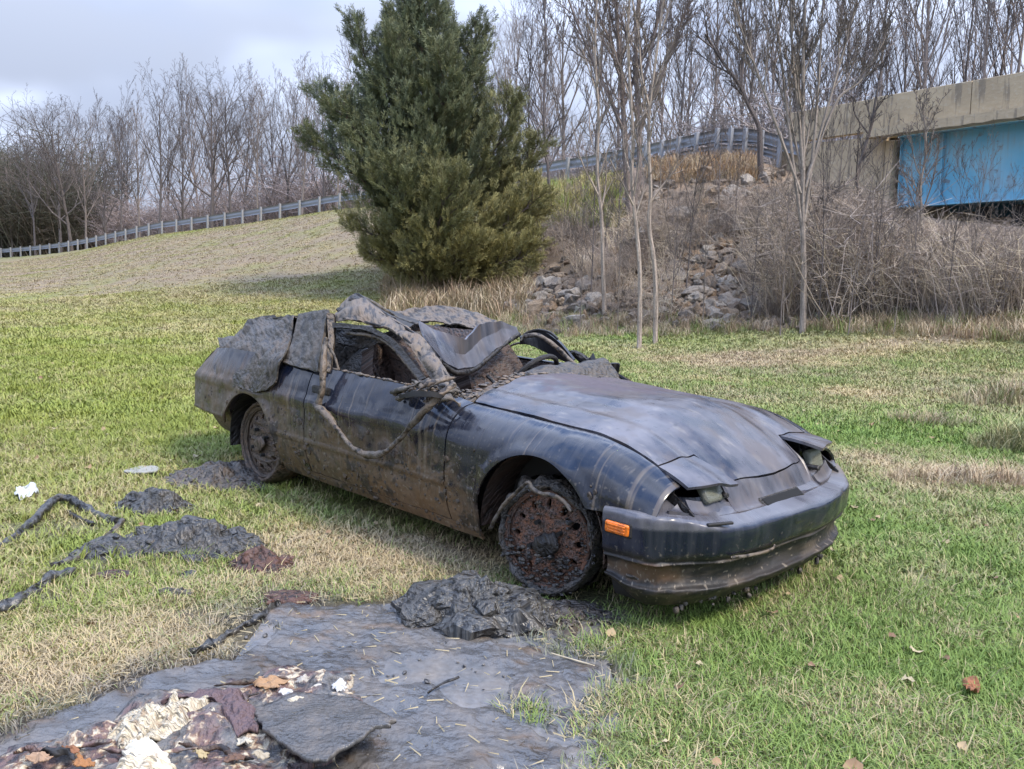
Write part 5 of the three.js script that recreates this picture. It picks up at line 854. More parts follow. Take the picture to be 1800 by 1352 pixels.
// ================================================================ GUARD RAIL on the crest
{
  const galv = mat({ color: lin(0.25, 0.262, 0.285), roughness: 0.55, metalness: 0.2, bumpMap: CONC.bumpMap, bumpScale: 0.004 }), wood = mat({ color: lin(0.25, 0.25, 0.25), roughness: 0.8, bumpMap: CONC.bumpMap, bumpScale: 0.01 });
  const L = crestPts.filter((p) => p[2] > -5).map((p) => V3(p[0], p[2], p[1])), cut = []; let acc = 0; const len = [0]; for (let i = 1; i < L.length; i++) { acc += Math.hypot(L[i].x - L[i - 1].x, L[i].z - L[i - 1].z); len.push(acc); }
  const along = (s) => { let i = 1; while (i < L.length - 1 && len[i] < s) i++; const t = (s - len[i - 1]) / (len[i] - len[i - 1]), p = L[i - 1].clone().lerp(L[i], t), d = L[i].clone().sub(L[i - 1]).setY(0).normalize(); p.y = terrain(p.x, p.z); return { p, d }; };
  let sEnd = 0; for (let s = 0; s < acc; s += 0.2) if (along(s).p.distanceTo(V3(7.0, 0, -24.6)) < 4.4 + 0.3) { sEnd = s; } sEnd = Math.min(sEnd, acc);
  let best = 0, bd = 1e9; for (let s = 0; s < acc; s += 0.1) { const q = along(s).p, d = Math.hypot(q.x - 7.0, q.z + 24.5); if (d < bd) { bd = d; best = s; } } sEnd = best;
  const t = thing('guard_rail', 'grey steel guard rail with posts along the road embankment', 'guard rail');
  const postG = new RoundedBoxGeometry(0.11, 0.95, 0.11, 1, 0.01), sharedBeam = {};
  const beam = (s0, s1, h, half) => {                  // a W section between two stations
    const prof = [[-0.15, 0], [-0.12, 0.05], [-0.05, 0.05], [0, 0], [0.05, 0.05], [0.12, 0.05], [0.15, 0]].map(([y, z]) => [y * half, z]); const B = new TriBuf(), n = 3;
    for (let i = 0; i <= n; i++) { const { p, d } = along(lerp(s0, s1, i / n)), nx = -d.z, nz = d.x; for (const [y, z] of prof) { const o = -0.10 - z; B.v(p.x + nx * o, p.y + h + y, p.z + nz * o, i, y); } }
    for (let i = 0; i < n; i++) for (let k = 0; k < prof.length - 1; k++) { const a = i * prof.length + k; B.q(a, a + 1, a + prof.length + 1, a + prof.length); }
    return B.geo();
  };
  const s0 = 5; let s = sEnd, k = 0; const near = sEnd - 2.2;
  while (s > s0) {
    const step = s > near ? 0.55 : s > near - 6 ? 0.95 : 1.9, { p, d } = along(s), post = mesh('post', postG, s > near - 8 ? galv : wood, t); post.position.set(p.x, p.y + 0.36, p.z); post.rotation.y = Math.atan2(-d.z, d.x); 
    if (k++ % 2 === 0 && s - 3.8 > s0) mesh('rail_beam', beam(s - 3.81, s - 0.003 + (k === 1 ? 0.6 : 0), 0.62, 1.15), galv, t);
    if (s > near - 4) mesh('rail_beam', beam(s - step, s - 0.004, 0.28, 0.7), galv, t);
    if (step < 1.9) { k = s - step > near - 6 ? 1 : 0; if (s > near - 6) mesh('rail_beam', beam(s - step, s - 0.004, 0.66, 1.1), galv, t); }
    s -= step;
  }
}
// ================================================================ BARE TREES
const BARK = paint(512, 512, (u, v) => { const a = fbm(u * 24, v * 4, 4, 0, 421), b = fbm(u * 40, v * 40, 3, 40, 423), k = clamp(0.8 + 0.45 * a + 0.25 * b, 0.25, 1.5); return { c: [k * 0.8, k * 0.77, k * 0.74], r: 0.9, b: clamp(0.5 + 0.45 * a) }; }, { bump: true });
const bark = (r, g, b) => mat({ map: BARK.map, bumpMap: BARK.bumpMap, bumpScale: 0.02, color: lin(r, g, b), roughness: 0.92 });
class Wood {
  constructor() { this.p = []; this.n = []; this.u = []; this.i = []; }
  limb(pts, rad, sides) {                              // pts: [x, y, z][], rad: number[]
    const b0 = this.p.length / 3, m = pts.length; let L = 0;
    for (let k = 0; k < m; k++) {
      const a = pts[Math.max(0, k - 1)], b = pts[Math.min(m - 1, k + 1)]; let tx = b[0] - a[0], ty = b[1] - a[1], tz = b[2] - a[2]; const l = Math.hypot(tx, ty, tz) || 1; tx /= l; ty /= l; tz /= l;
      let ux = ty, uy = -tx, uz = 0; let q = Math.hypot(ux, uy); if (q < 0.05) { ux = 1; uy = 0; } else { ux /= q; uy /= q; } const vx = ty * uz - tz * uy, vy = tz * ux - tx * uz, vz = tx * uy - ty * ux;
      if (k) L += Math.hypot(pts[k][0] - pts[k - 1][0], pts[k][1] - pts[k - 1][1], pts[k][2] - pts[k - 1][2]);
      for (let s = 0; s < sides; s++) { const an = s / sides * 6.2832, c = Math.cos(an), d = Math.sin(an), nx = ux * c + vx * d, ny = uy * c + vy * d, nz = uz * c + vz * d; this.p.push(pts[k][0] + nx * rad[k], pts[k][1] + ny * rad[k], pts[k][2] + nz * rad[k]); this.n.push(nx, ny, nz); this.u.push(s / sides * Math.max(0.25, rad[0] * 6), L * 0.6); }
    }
    for (let k = 0; k < m - 1; k++) for (let s = 0; s < sides; s++) { const a = b0 + k * sides + s, b = b0 + k * sides + (s + 1) % sides; this.i.push(a, b, b + sides, a, b + sides, a + sides); }
  }
  geo() { const g = new THREE.BufferGeometry(); g.setAttribute('position', new THREE.Float32BufferAttribute(this.p, 3)); g.setAttribute('normal', new THREE.Float32BufferAttribute(this.n, 3)); g.setAttribute('uv', new THREE.Float32BufferAttribute(this.u, 2)); g.setIndex(this.i); return g; }
}
function grow(T, C, R, path, r0, r1, lvl, o) {          // path of the parent limb; adds it, then its children
  const m = path.length, rad = path.map((_, k) => lerp(r0, r1, Math.pow(k / (m - 1), 0.8)));
  (lvl === 0 ? T : C).limb(path, rad, [9, 6, 4, 3, 3][lvl] - (o.cheap && lvl < 2 ? 2 : 0));
  if (lvl >= o.levels) return;
  const n = o.n[lvl], len = []; let tot = 0; for (let k = 1; k < m; k++) { tot += Math.hypot(path[k][0] - path[k - 1][0], path[k][1] - path[k - 1][1], path[k][2] - path[k - 1][2]); }
  for (let c = 0; c < n; c++) {
    const t = lerp(o.start[lvl], 0.99, (c + R()) / n), f = t * (m - 1), k = Math.min(m - 2, Math.floor(f)), s = f - k, a = path[k], b = path[k + 1], p = [lerp(a[0], b[0], s), lerp(a[1], b[1], s), lerp(a[2], b[2], s)];
    const d = V3(b[0] - a[0], b[1] - a[1], b[2] - a[2]).normalize(), az = c * 2.4 + R() * 1.6, an = lerp(o.ang[0], o.ang[1], R()) * (lvl === 0 ? lerp(1.1, 0.6, t) : 1);
    const u = Math.abs(d.y) > 0.95 ? V3(1, 0, 0) : V3(0, 1, 0).cross(d).normalize(), w = d.clone().cross(u), dir = d.clone().multiplyScalar(Math.cos(an)).addScaledVector(u, Math.cos(az) * Math.sin(an)).addScaledVector(w, Math.sin(az) * Math.sin(an));
    const rp = lerp(r0, r1, Math.pow(t, 0.8)), L = tot * o.ratio[lvl] * (1 - 0.55 * t) * (0.65 + 0.6 * R()), segs = [0, 5, 3, 2, 1][lvl + 1], P = [p.slice()];
    for (let q = 0; q < segs; q++) { dir.x += (R() - 0.5) * o.wander; dir.z += (R() - 0.5) * o.wander; dir.y += (R() - 0.5) * o.wander + o.up; dir.normalize(); const e = P[P.length - 1], l = L / segs; P.push([e[0] + dir.x * l, e[1] + dir.y * l, e[2] + dir.z * l]); }
    const rc = Math.max(o.twig, Math.min(rp * 0.7, L * 0.022 + o.twig * 0.6)); grow(T, C, R, P, rc, lvl + 1 >= o.levels ? o.twig * 0.35 : Math.max(o.twig * 0.8, rc * 0.3), lvl + 1, o);
  }
}
const TREE = { levels: 4, n: [15, 6, 5, 5], start: [0.3, 0.2, 0.15, 0.1], ratio: [0.55, 0.55, 0.5, 0.55], ang: [0.45, 0.85], wander: 0.28, up: 0.10, twig: 0.008, cheap: true };
function protoTree(seed, H, r0, o = {}) {
  const R = rng(seed), T = new Wood(), C = new Wood(), P = [[0, -0.3, 0]], n = 8; let dx = (R() - 0.5) * 0.12, dz = (R() - 0.5) * 0.12;
  for (let k = 1; k <= n; k++) { const e = P[k - 1]; dx += (R() - 0.5) * 0.16; dz += (R() - 0.5) * 0.16; P.push([e[0] + dx * H / n * 0.6, e[1] + (H + 0.3) / n, e[2] + dz * H / n * 0.6]); }
  grow(T, C, R, P, r0, r0 * 0.18, 0, { ...TREE, ...o });
  return [T.geo(), C.geo()];
}
const greyBark = bark(0.18, 0.162, 0.165), brownBark = bark(0.33, 0.285, 0.265), darkBark = bark(0.15, 0.13, 0.125), paleBark = bark(0.44, 0.38, 0.33), tanBark = bark(0.36, 0.315, 0.28);
const protos = [protoTree(1, 14, 0.17), protoTree(2, 14, 0.15, { ang: [0.35, 0.65], up: 0.14 }), protoTree(3, 14, 0.20, { ang: [0.55, 0.95], n: [13, 7, 5, 5], start: [0.22, 0.2, 0.15, 0.1], ratio: [0.7, 0.55, 0.5, 0.55] }), protoTree(4, 14, 0.13, { n: [17, 6, 5, 4], start: [0.4, 0.2, 0.15, 0.1], ratio: [0.4, 0.55, 0.5, 0.5] }), protoTree(5, 14, 0.16, { start: [0.15, 0.2, 0.15, 0.1], ratio: [0.62, 0.55, 0.5, 0.5], ang: [0.3, 0.6] })];
const tops = protos.map(([a, b]) => { a.computeBoundingBox(); b.computeBoundingBox(); return Math.max(a.boundingBox.max.y, b.boundingBox.max.y); });
const protoThings = {};
function plantTree(kindNo, m, px, topPy, depth, label, group, turn = 0, wide = 1) {
  const b = onDepth(px, 400, depth), y = terrain(b.x, b.z), top = onDepth(px, topPy, depth).y, s = (top - y) / tops[kindNo], key = kindNo + m.uuid;
  let t;
  if (!protoThings[key]) { t = protoThings[key] = thing('bare_tree', label, 'tree', [0, 0, 0], 0, group); mesh('trunk', protos[kindNo][0], m, t); mesh('crown', protos[kindNo][1], m, t); }
  else { t = protoThings[key].clone(); t.name = numbered('bare_tree'); t.userData = { label, category: 'tree' }; if (group) t.userData.group = group; scene.add(t); }
  t.position.set(b.x, y, b.z); t.rotation.set(0, turn, 0); t.scale.set(s * wide, s, s * wide); return t;
}
{
  const GL = 'bare trees in the wood behind the left guard rail', LL = 'bare grey tree in the wood behind the left guard rail';
  const left = [[5, 215, 100, 1], [75, 175, 100, 0], [165, 150, 102, 4], [205, 130, 104, 1], [20, 250, 84, 3], [60, 190, 80, 1], [105, 155, 78, 2], [150, 185, 74, 0], [185, 170, 82, 4], [215, 195, 70, 3], [245, 130, 76, 1], [280, 105, 70, 0], [320, 92, 74, 4], [350, 100, 82, 1], [405, 100, 64, 0], [430, 92, 72, 1], [455, 120, 60, 3], [480, 105, 76, 4], [505, 85, 66, 1], [530, 92, 58, 0], [548, 105, 72, 3], [570, 88, 63, 4], [592, 70, 56, 1], [620, 50, 60, 0], [650, 30, 66, 4], [130, 215, 92, 1], [40, 235, 95, 0], [300, 150, 95, 3], [390, 140, 92, 0], [230, 170, 96, 4], [470, 140, 95, 2], [540, 130, 95, 1]];
  left.forEach(([x, y, d, k], i) => plantTree(k, i % 3 === 1 ? brownBark : greyBark, x, y, d, LL, GL, i * 1.7, 1));
  plantTree(2, darkBark, 372, 92, 62, 'large dark spreading bare tree left of the evergreen', undefined, 0.4, 1.35);
  plantTree(2, darkBark, 125, 155, 72, 'wide fan-shaped bare tree near the left edge', undefined, 2.2, 1.2);
  const GR = 'bare trees behind the guard rail right of the evergreen', LR = 'bare tree behind the guard rail right of the evergreen';
  const right = [[862, 60, 50, 1], [885, 20, 46, 0], [905, -30, 58, 4], [930, -60, 48, 3], [955, -20, 52, 1], [985, -90, 47, 0], [1040, -120, 46, 1], [1085, -100, 50, 0], [1160, -80, 48, 4], [1185, -130, 44, 1], [1210, -60, 56, 0], [1240, -150, 43, 3], [1290, -140, 45, 1], [1320, -100, 54, 0], [1350, -170, 42, 4], [1380, -120, 48, 1], [1440, -160, 46, 3], [1470, -120, 40, 0], [840, 80, 60, 3], [975, 40, 70, 1]];
  right.forEach(([x, y, d, k], i) => plantTree(k, i % 3 === 0 ? greyBark : brownBark, x, y, d, LR, GR, i * 2.1 + 0.5, 1));
  const GB = 'bare trees behind the bridge', LB = 'bare tree showing above the bridge parapet';
  [[1535, -260, 38, 3], [1580, -200, 44, 1], [1612, -300, 36, 0], [1680, -200, 46, 4], [1705, -320, 35, 3], [1728, -260, 38, 1], [1762, -300, 36, 0], [1795, -340, 34, 3], [1830, -280, 38, 1], [1500, -180, 42, 4], [1665, -100, 60, 0], [1560, -100, 62, 1]].forEach(([x, y, d, k], i) => plantTree(k, i % 2 ? darkBark : brownBark, x, y, d, LB, GB, i * 1.3, 0.9));
}
function treeOn(name, label, base, stems, m, o = {}) {  // a near tree whose stems follow measured points: stems [{ p: [[px, py, depth offset]], r }]
  const b = hit(...base), D = -b.z, t = thing(name, label, 'tree', b.toArray()), T = new Wood(), C = new Wood(), R = rng(o.seed || 1);
  for (const s of stems) {
    const P = s.p.map(([x, y, dz = 0], i) => { const q = i === 0 && !s.up ? b.clone().add(V3(0, -0.15, 0)) : onDepth(x, y, D + dz); return q.sub(b); }), Q = []; const n = Math.max(8, P.length * 4);
    for (let k = 0; k <= n; k++) { const q = crV(P, k / n); Q.push([q.x, q.y, q.z]); }
    grow(T, C, R, Q, s.r, s.r2 ?? s.r * 0.3, 0, { ...TREE, cheap: false, ...o, ...(s.o || {}) });
  }
  mesh('trunk', T.geo(), m, t); mesh('crown', C.geo(), o.crown || m, t); return t;
}
treeOn('bare_tree', 'twin-stemmed bare tree on the bank right of the evergreen', [1110, 372], [
  { p: [[1106, 372], [1101, 300], [1096, 200], [1086, 60], [1078, -90]], r: 0.10, r2: 0.035 }, { p: [[1116, 372], [1124, 300], [1121, 200], [1118, 80], [1128, -90]], r: 0.09, r2: 0.035 },
  { p: [[1098, 235], [1062, 150, 0.5], [1022, 60, 0.8], [985, -40, 1]], r: 0.06, up: 1 }, { p: [[1122, 230], [1160, 140, -0.4], [1190, 60, -0.6], [1222, -30, -0.8]], r: 0.06, up: 1 }, { p: [[1098, 170], [1084, 100], [1050, 20], [1030, -60]], r: 0.05, up: 1 }, { p: [[1120, 190], [1136, 120], [1158, 30], [1170, -60]], r: 0.05, up: 1 }],
  bark(0.30, 0.25, 0.23), { seed: 11, n: [11, 7, 6, 4], start: [0.35, 0.15, 0.1, 0.1], ratio: [0.42, 0.5, 0.5, 0.5], twig: 0.006, up: 0.12 });
treeOn('sapling', 'leftmost of the three thin pale saplings', [1064, 556], [{ p: [[1064, 556], [1060, 470], [1058, 390], [1050, 300], [1052, 200], [1046, 90], [1050, -20]], r: 0.05, r2: 0.02 }], paleBark, { seed: 21, n: [12, 5, 4, 3], start: [0.35, 0.2, 0.1, 0.1], ratio: [0.26, 0.5, 0.5, 0.5], twig: 0.005, up: 0.15 });
treeOn('sapling', 'middle of the three thin pale saplings', [1124, 612], [{ p: [[1124, 612], [1125, 540], [1124, 460], [1117, 385], [1111, 320], [1112, 220], [1104, 90], [1108, -30]], r: 0.048, r2: 0.018 }], paleBark, { seed: 22, n: [11, 5, 4, 3], start: [0.4, 0.2, 0.1, 0.1], ratio: [0.25, 0.5, 0.5, 0.5], twig: 0.005, up: 0.15 });
treeOn('sapling', 'rightmost, kinked one of the three pale saplings', [1152, 604], [{ p: [[1152, 604], [1153, 530], [1150, 460], [1141, 395], [1144, 335], [1140, 250], [1142, 190], [1152, 110], [1166, 0], [1172, -50]], r: 0.05, r2: 0.018 }, { p: [[1142, 190], [1128, 130], [1120, 40], [1100, -40]], r: 0.028, up: 1 }], paleBark, { seed: 23, n: [11, 5, 4, 3], start: [0.4, 0.2, 0.1, 0.1], ratio: [0.25, 0.5, 0.5, 0.5], twig: 0.005, up: 0.15 });
treeOn('bare_tree', 'many-stemmed grey bare tree in front of the bridge end', [1412, 585], [
  { p: [[1412, 585], [1413, 480], [1411, 380], [1412, 250], [1412, 100], [1418, -60]], r: 0.062, r2: 0.022 }, { p: [[1410, 400], [1396, 300], [1382, 180], [1366, 40], [1352, -60]], r: 0.036, up: 1 }, { p: [[1414, 390], [1428, 280], [1438, 160], [1446, 20], [1452, -60]], r: 0.036, up: 1 }, { p: [[1416, 330], [1446, 220], [1474, 120], [1502, 20], [1520, -60]], r: 0.034, up: 1 }, { p: [[1408, 340], [1372, 240], [1336, 140], [1300, 40], [1280, -40]], r: 0.034, up: 1 }, { p: [[1412, 300], [1404, 200], [1392, 80], [1390, -60]], r: 0.04, up: 1 }, { p: [[1420, 310], [1470, 180], [1515, 140], [1560, 60]], r: 0.035, up: 1 }],
  tanBark, { seed: 31, n: [9, 7, 6, 4], start: [0.4, 0.15, 0.1, 0.1], ratio: [0.36, 0.5, 0.5, 0.5], ang: [0.3, 0.65], twig: 0.005, up: 0.16 });
treeOn('bare_tree', 'small leaning dark tree at the end of the guard rail', [1338, 318], [{ p: [[1338, 318], [1336, 250], [1334, 222], [1316, 185], [1300, 150], [1268, 105], [1240, 60]], r: 0.085, r2: 0.03 }, { p: [[1302, 155], [1306, 110], [1309, 60], [1296, -40]], r: 0.05, up: 1 }], darkBark, { seed: 41, n: [9, 6, 5, 4], start: [0.45, 0.15, 0.1, 0.1], ratio: [0.42, 0.5, 0.5, 0.5], twig: 0.006 });
treeOn('bare_tree', 'thin crooked dark tree before the bridge parapet', [1520, 420], [{ p: [[1520, 420], [1516, 365], [1506, 316], [1518, 268], [1532, 220], [1540, 170], [1552, 110]], r: 0.05, r2: 0.018 }, { p: [[1508, 310], [1470, 335], [1440, 360]], r: 0.025, up: 1 }, { p: [[1530, 240], [1500, 190], [1520, 140], [1545, 120]], r: 0.02, up: 1 }], darkBark, { seed: 43, n: [11, 5, 4, 3], start: [0.25, 0.15, 0.1, 0.1], ratio: [0.32, 0.5, 0.5, 0.5], twig: 0.005 });
treeOn('bare_tree', 'slim bare shrub tree in front of the blue girder', [1620, 480], [{ p: [[1620, 480], [1622, 400], [1618, 330], [1628, 260], [1622, 180]], r: 0.035, r2: 0.012 }], tanBark, { seed: 45, n: [14, 5, 5, 3], start: [0.2, 0.15, 0.1, 0.1], ratio: [0.4, 0.5, 0.5, 0.5], twig: 0.005 });
treeOn('bare_tree', 'slender grey tree just right of the evergreen', [968, 372], [{ p: [[968, 372], [964, 310], [956, 200], [960, 80], [950, -60]], r: 0.06, r2: 0.02 }], greyBark, { seed: 47, n: [15, 6, 5, 4], start: [0.25, 0.15, 0.1, 0.1], ratio: [0.3, 0.5, 0.5, 0.5], twig: 0.006 });

{ // thin saplings standing in the brush
  const lab = 'thin bare sapling among the brambles on the bank', grp = 'thin saplings in the brush on the bank', R = rng(141), sp = [protoTree(21, 5, 0.028, { n: [12, 5, 4, 3], twig: 0.004, start: [0.2, 0.2, 0.15, 0.1] }), protoTree(22, 5, 0.024, { n: [10, 5, 4, 3], twig: 0.004, ang: [0.3, 0.6] })], ms = [tanBark, brownBark, greyBark]; let first = {};
  [[990, 470, 300], [1020, 590, 330], [1038, 520, 210], [1085, 590, 340], [1180, 560, 260], [1205, 520, 150], [1235, 575, 320], [1285, 480, 190], [1320, 575, 330], [1345, 520, 170], [1372, 590, 300], [1440, 575, 200], [1462, 520, 150], [1490, 590, 290], [1530, 560, 230], [1570, 590, 330], [1600, 560, 210], [1660, 580, 300], [1700, 560, 260], [1760, 570, 330], [1085, 420, 180], [1170, 420, 120], [1260, 400, 140], [1060, 480, 260]].forEach(([x, y, top], i) => {
    const b = hit(x, y), v = i % 2, m = ms[i % 3], key = v + m.uuid, H = onDepth(x, top, -b.z).y - b.y; let t;
    if (!first[key]) { t = first[key] = thing('sapling', lab, 'tree', [0, 0, 0], 0, grp); mesh('trunk', sp[v][0], m, t); mesh('crown', sp[v][1], m, t); } else { t = first[key].clone(); t.name = numbered('sapling'); t.userData = { label: lab, category: 'tree', group: grp }; scene.add(t); }
    t.position.copy(b); t.rotation.y = i * 1.9; const s = H / 5.4; t.scale.set(s, s, s);
  });
}

// ================================================================ THE EVERGREEN
{
  const b = hit(752, 505), D = -b.z, t = thing('evergreen_tree', 'big dark green juniper with ragged outline behind the car', 'tree', b.toArray());
  const T = new Wood(), Rn = rng(51), sprays = [];
  const lead = [ // axis pixels base -> tip, depth offset, radius in px low / shape, colour 0 dark .. 1 olive, branches
    [[752, 520], [748, 300], [735, -70], 0, 158, 0.1, 64], [[742, 420], [690, 240], [624, 50], -0.3, 70, 0.05, 26], [[740, 400], [640, 260], [566, 165], 0.4, 70, 0.05, 18], [[735, 420], [640, 320], [545, 245], -0.5, 60, 0.1, 16],
    [[765, 400], [810, 240], [838, 60], 0.2, 70, 0.2, 26], [[775, 420], [850, 300], [905, 190], -0.4, 70, 0.4, 20], [[780, 440], [870, 360], [945, 255], 0.1, 60, 0.5, 18], [[780, 450], [880, 400], [950, 345], -0.5, 60, 0.85, 18], [[775, 480], [860, 455], [945, 420], -0.7, 48, 0.9, 18],
    [[775, 490], [850, 470], [930, 450], -0.9, 52, 0.9, 18], [[775, 470], [850, 420], [940, 380], 0.3, 62, 0.85, 18], [[770, 420], [840, 350], [915, 300], 0.6, 60, 0.5, 18], [[750, 370], [660, 270], [595, 190], -0.7, 60, 0.1, 18],
    [[740, 470], [690, 430], [615, 395], -0.5, 40, 0.7, 14], [[740, 490], [700, 470], [640, 440], -0.6, 32, 0.8, 12], [[770, 490], [820, 490], [880, 470], -0.6, 38, 0.8, 14], [[755, 470], [770, 400], [790, 320], -1.3, 75, 0.45, 22], [[745, 470], [715, 380], [690, 300], -1.3, 75, 0.25, 22], [[752, 300], [780, 180], [775, 90], -0.9, 62, 0.15, 20], [[748, 300], [700, 170], [692, 70], -0.8, 62, 0.1, 20], [[750, 500], [745, 470], [730, 440], -1.1, 50, 0.6, 14], [[770, 500], [800, 460], [830, 430], -1.2, 55, 0.8, 16], [[740, 300], [750, 120], [712, -60], 0.5, 45, 0.1, 16], [[745, 300], [770, 120], [768, -50], 0.5, 48, 0.1, 16],
  ];
  const M4 = new THREE.Matrix4(), Q = new THREE.Quaternion(), up = V3(0, 1, 0);
  const limbs = [];
  lead.forEach(([a, m, c, dz, rad, col, nb], li) => {
    const A = [onDepth(...a, D), onDepth(...m, D + dz), onDepth(...c, D + dz * 1.3)].map((p) => p.sub(b)), N = 12, P = []; for (let k = 0; k <= N; k++) { const q = crV(A, k / N); P.push([q.x, q.y, q.z]); }
    const W = new Wood(); W.limb(P, P.map((_, k) => lerp(li ? 0.05 : 0.11, 0.01, k / N)), 7); limbs.push([li, W]);
    const mm = D / FOCAL, R0 = rad * mm * 1.22;
    for (let k = 0; k < nb; k++) {
      const tt = lerp(li ? 0.12 : 0.10, 0.985, Math.pow((k + Rn()) / nb, 0.9)), p = crV(A, tt), ax = crV(A, Math.min(1, tt + 0.05)).sub(crV(A, Math.max(0, tt - 0.05))).normalize(), az = k * 2.4 + Rn(), len = R0 * (0.35 + 0.75 * Math.pow(1 - tt, 0.75) * sstep(0, 0.22, tt + 0.06)) * (0.7 + 0.6 * Rn());
      const u = Math.abs(ax.y) > 0.9 ? V3(1, 0, 0) : up.clone().cross(ax).normalize(), w = ax.clone().cross(u), out = u.clone().multiplyScalar(Math.cos(az)).addScaledVector(w, Math.sin(az)), d = ax.clone().multiplyScalar(0.62).addScaledVector(out, 0.75).addScaledVector(up, 0.18).normalize(), bp = [[p.x, p.y, p.z]], e = p.clone(), n = 5;
      for (let q = 0; q < n; q++) { d.y += 0.10; d.x += (Rn() - 0.5) * 0.2; d.z += (Rn() - 0.5) * 0.2; d.normalize(); e.addScaledVector(d, len / n); bp.push([e.x, e.y, e.z]); }
      W.limb(bp, bp.map((_, q) => lerp(0.018, 0.004, q / n)), 4);
      const ns = Math.round(12 + len * 72);
      for (let s = 0; s < ns; s++) {
        const f = lerp(0.05, 1.0, Math.pow(Rn(), 0.75)) * n, i = Math.min(n - 1, Math.floor(f)), g = f - i, o = V3(lerp(bp[i][0], bp[i + 1][0], g), lerp(bp[i][1], bp[i + 1][1], g), lerp(bp[i][2], bp[i + 1][2], g)), dd = V3(bp[i + 1][0] - bp[i][0], bp[i + 1][1] - bp[i][1], bp[i + 1][2] - bp[i][2]).normalize();
        o.x += (Rn() - 0.5) * 0.26; o.y += (Rn() - 0.5) * 0.22; o.z += (Rn() - 0.5) * 0.26; dd.x += (Rn() - 0.5) * 1.5; dd.z += (Rn() - 0.5) * 1.5; dd.y += (Rn() - 0.35) * 0.8; dd.normalize(); Q.setFromUnitVectors(up, dd); const sc = (0.45 + 0.5 * Rn()) * (0.85 + 0.3 * (1 - tt)), tw = new THREE.Quaternion().setFromAxisAngle(dd, Rn() * 6.28); 
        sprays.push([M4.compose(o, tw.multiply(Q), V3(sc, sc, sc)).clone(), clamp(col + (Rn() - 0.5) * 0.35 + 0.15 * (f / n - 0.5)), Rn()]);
      }
    }
  });
  { // finer growth filling the crown out to its outline: half widths in pixels by height
    const prof = [[-80, 20, 736], [0, 48, 738], [60, 72, 738], [120, 102, 736], [200, 150, 738], [290, 188, 742], [350, 178, 760], [410, 168, 780], [450, 150, 785], [490, 105, 770], [515, 50, 760]], mm = D / FOCAL;
    const wAt = (y) => { let i = 0; while (i < prof.length - 2 && prof[i + 1][0] < y) i++; const t = clamp((y - prof[i][0]) / (prof[i + 1][0] - prof[i][0])); return [lerp(prof[i][1], prof[i + 1][1], t), lerp(prof[i][2], prof[i + 1][2], t)]; };
    for (let k = 0; k < 12500; k++) {
      const y = lerp(-80, 512, Math.pow(Rn(), 0.8)), [w, cx] = wAt(y), a = Rn() * 6.283, lob = 1 + 0.20 * fbm(Math.cos(a) * 1.6 + y * 0.012, Math.sin(a) * 1.6 + y * 0.006, 3, 0, 441), r = Math.pow(Rn(), 0.55) * w * lob * 0.92, o = onDepth(cx + Math.cos(a) * r, y, D).sub(b); o.z += Math.sin(a) * r * mm * 0.9;
      if (fbm3(o.x * 1.3, o.y * 1.3, o.z * 1.3, 2, 7) < -0.28) continue;
      const d = V3(Math.cos(a) * 0.55, 0.75, Math.sin(a) * 0.55); d.x += (Rn() - 0.5) * 0.9; d.y += (Rn() - 0.5) * 0.6; d.z += (Rn() - 0.5) * 0.9; d.normalize(); Q.setFromUnitVectors(up, d); const s = 0.5 + 0.45 * Rn();
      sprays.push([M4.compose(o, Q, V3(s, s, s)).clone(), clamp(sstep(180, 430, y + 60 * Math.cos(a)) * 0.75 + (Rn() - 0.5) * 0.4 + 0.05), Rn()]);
    }
  }
  const wm = bark(0.16, 0.125, 0.11); mesh('trunk', limbs[0][1].geo(), wm, t); limbs.slice(1).forEach(([, w]) => mesh('branch', w.geo(), wm, t));
  // a spray of scale foliage: forked fine twiglets
  const spray = (seed) => { const R = rng(seed), B = new TriBuf(), L = 0.30; const leaf = (p, d, l, w) => { const s = V3(d.z + 0.3, 0.2, -d.x).cross(d).normalize().multiplyScalar(w / 2), m = p.clone().addScaledVector(d, l * 0.45), e = p.clone().addScaledVector(d, l); const a = B.v(p.x, p.y, p.z), b1 = B.v(m.x + s.x, m.y + s.y, m.z + s.z), b2 = B.v(m.x - s.x, m.y - s.y, m.z - s.z), c = B.v(e.x, e.y, e.z); B.t(a, b1, b2); B.t(b1, c, b2); };
    for (let k = 0; k < 13; k++) { const f = k / 13, a = k * 2.4 + R(), an = 0.35 + 0.4 * R(), d = V3(Math.cos(a) * Math.sin(an), Math.cos(an), Math.sin(a) * Math.sin(an)), p = V3(0, f * L * 0.8, 0); leaf(p, d, 0.075 + 0.06 * R(), 0.017); const p2 = p.clone().addScaledVector(d, 0.035), d2 = d.clone().add(V3((R() - 0.5) * 0.9, (R() - 0.3) * 0.5, (R() - 0.5) * 0.9)).normalize(); leaf(p2, d2, 0.06 + 0.05 * R(), 0.014); }
    leaf(V3(0, 0, 0), V3(0, 1, 0), L, 0.012); return B.geo(); };
  const lm = mat({ roughness: 0.7 });
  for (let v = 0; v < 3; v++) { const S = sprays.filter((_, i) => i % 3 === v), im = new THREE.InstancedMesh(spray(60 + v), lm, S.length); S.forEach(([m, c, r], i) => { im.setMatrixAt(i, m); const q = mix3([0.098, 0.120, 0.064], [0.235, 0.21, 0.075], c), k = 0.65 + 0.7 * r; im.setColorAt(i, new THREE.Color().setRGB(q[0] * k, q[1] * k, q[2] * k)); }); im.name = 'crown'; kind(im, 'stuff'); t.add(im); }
  console.log('sprays', sprays.length);
}
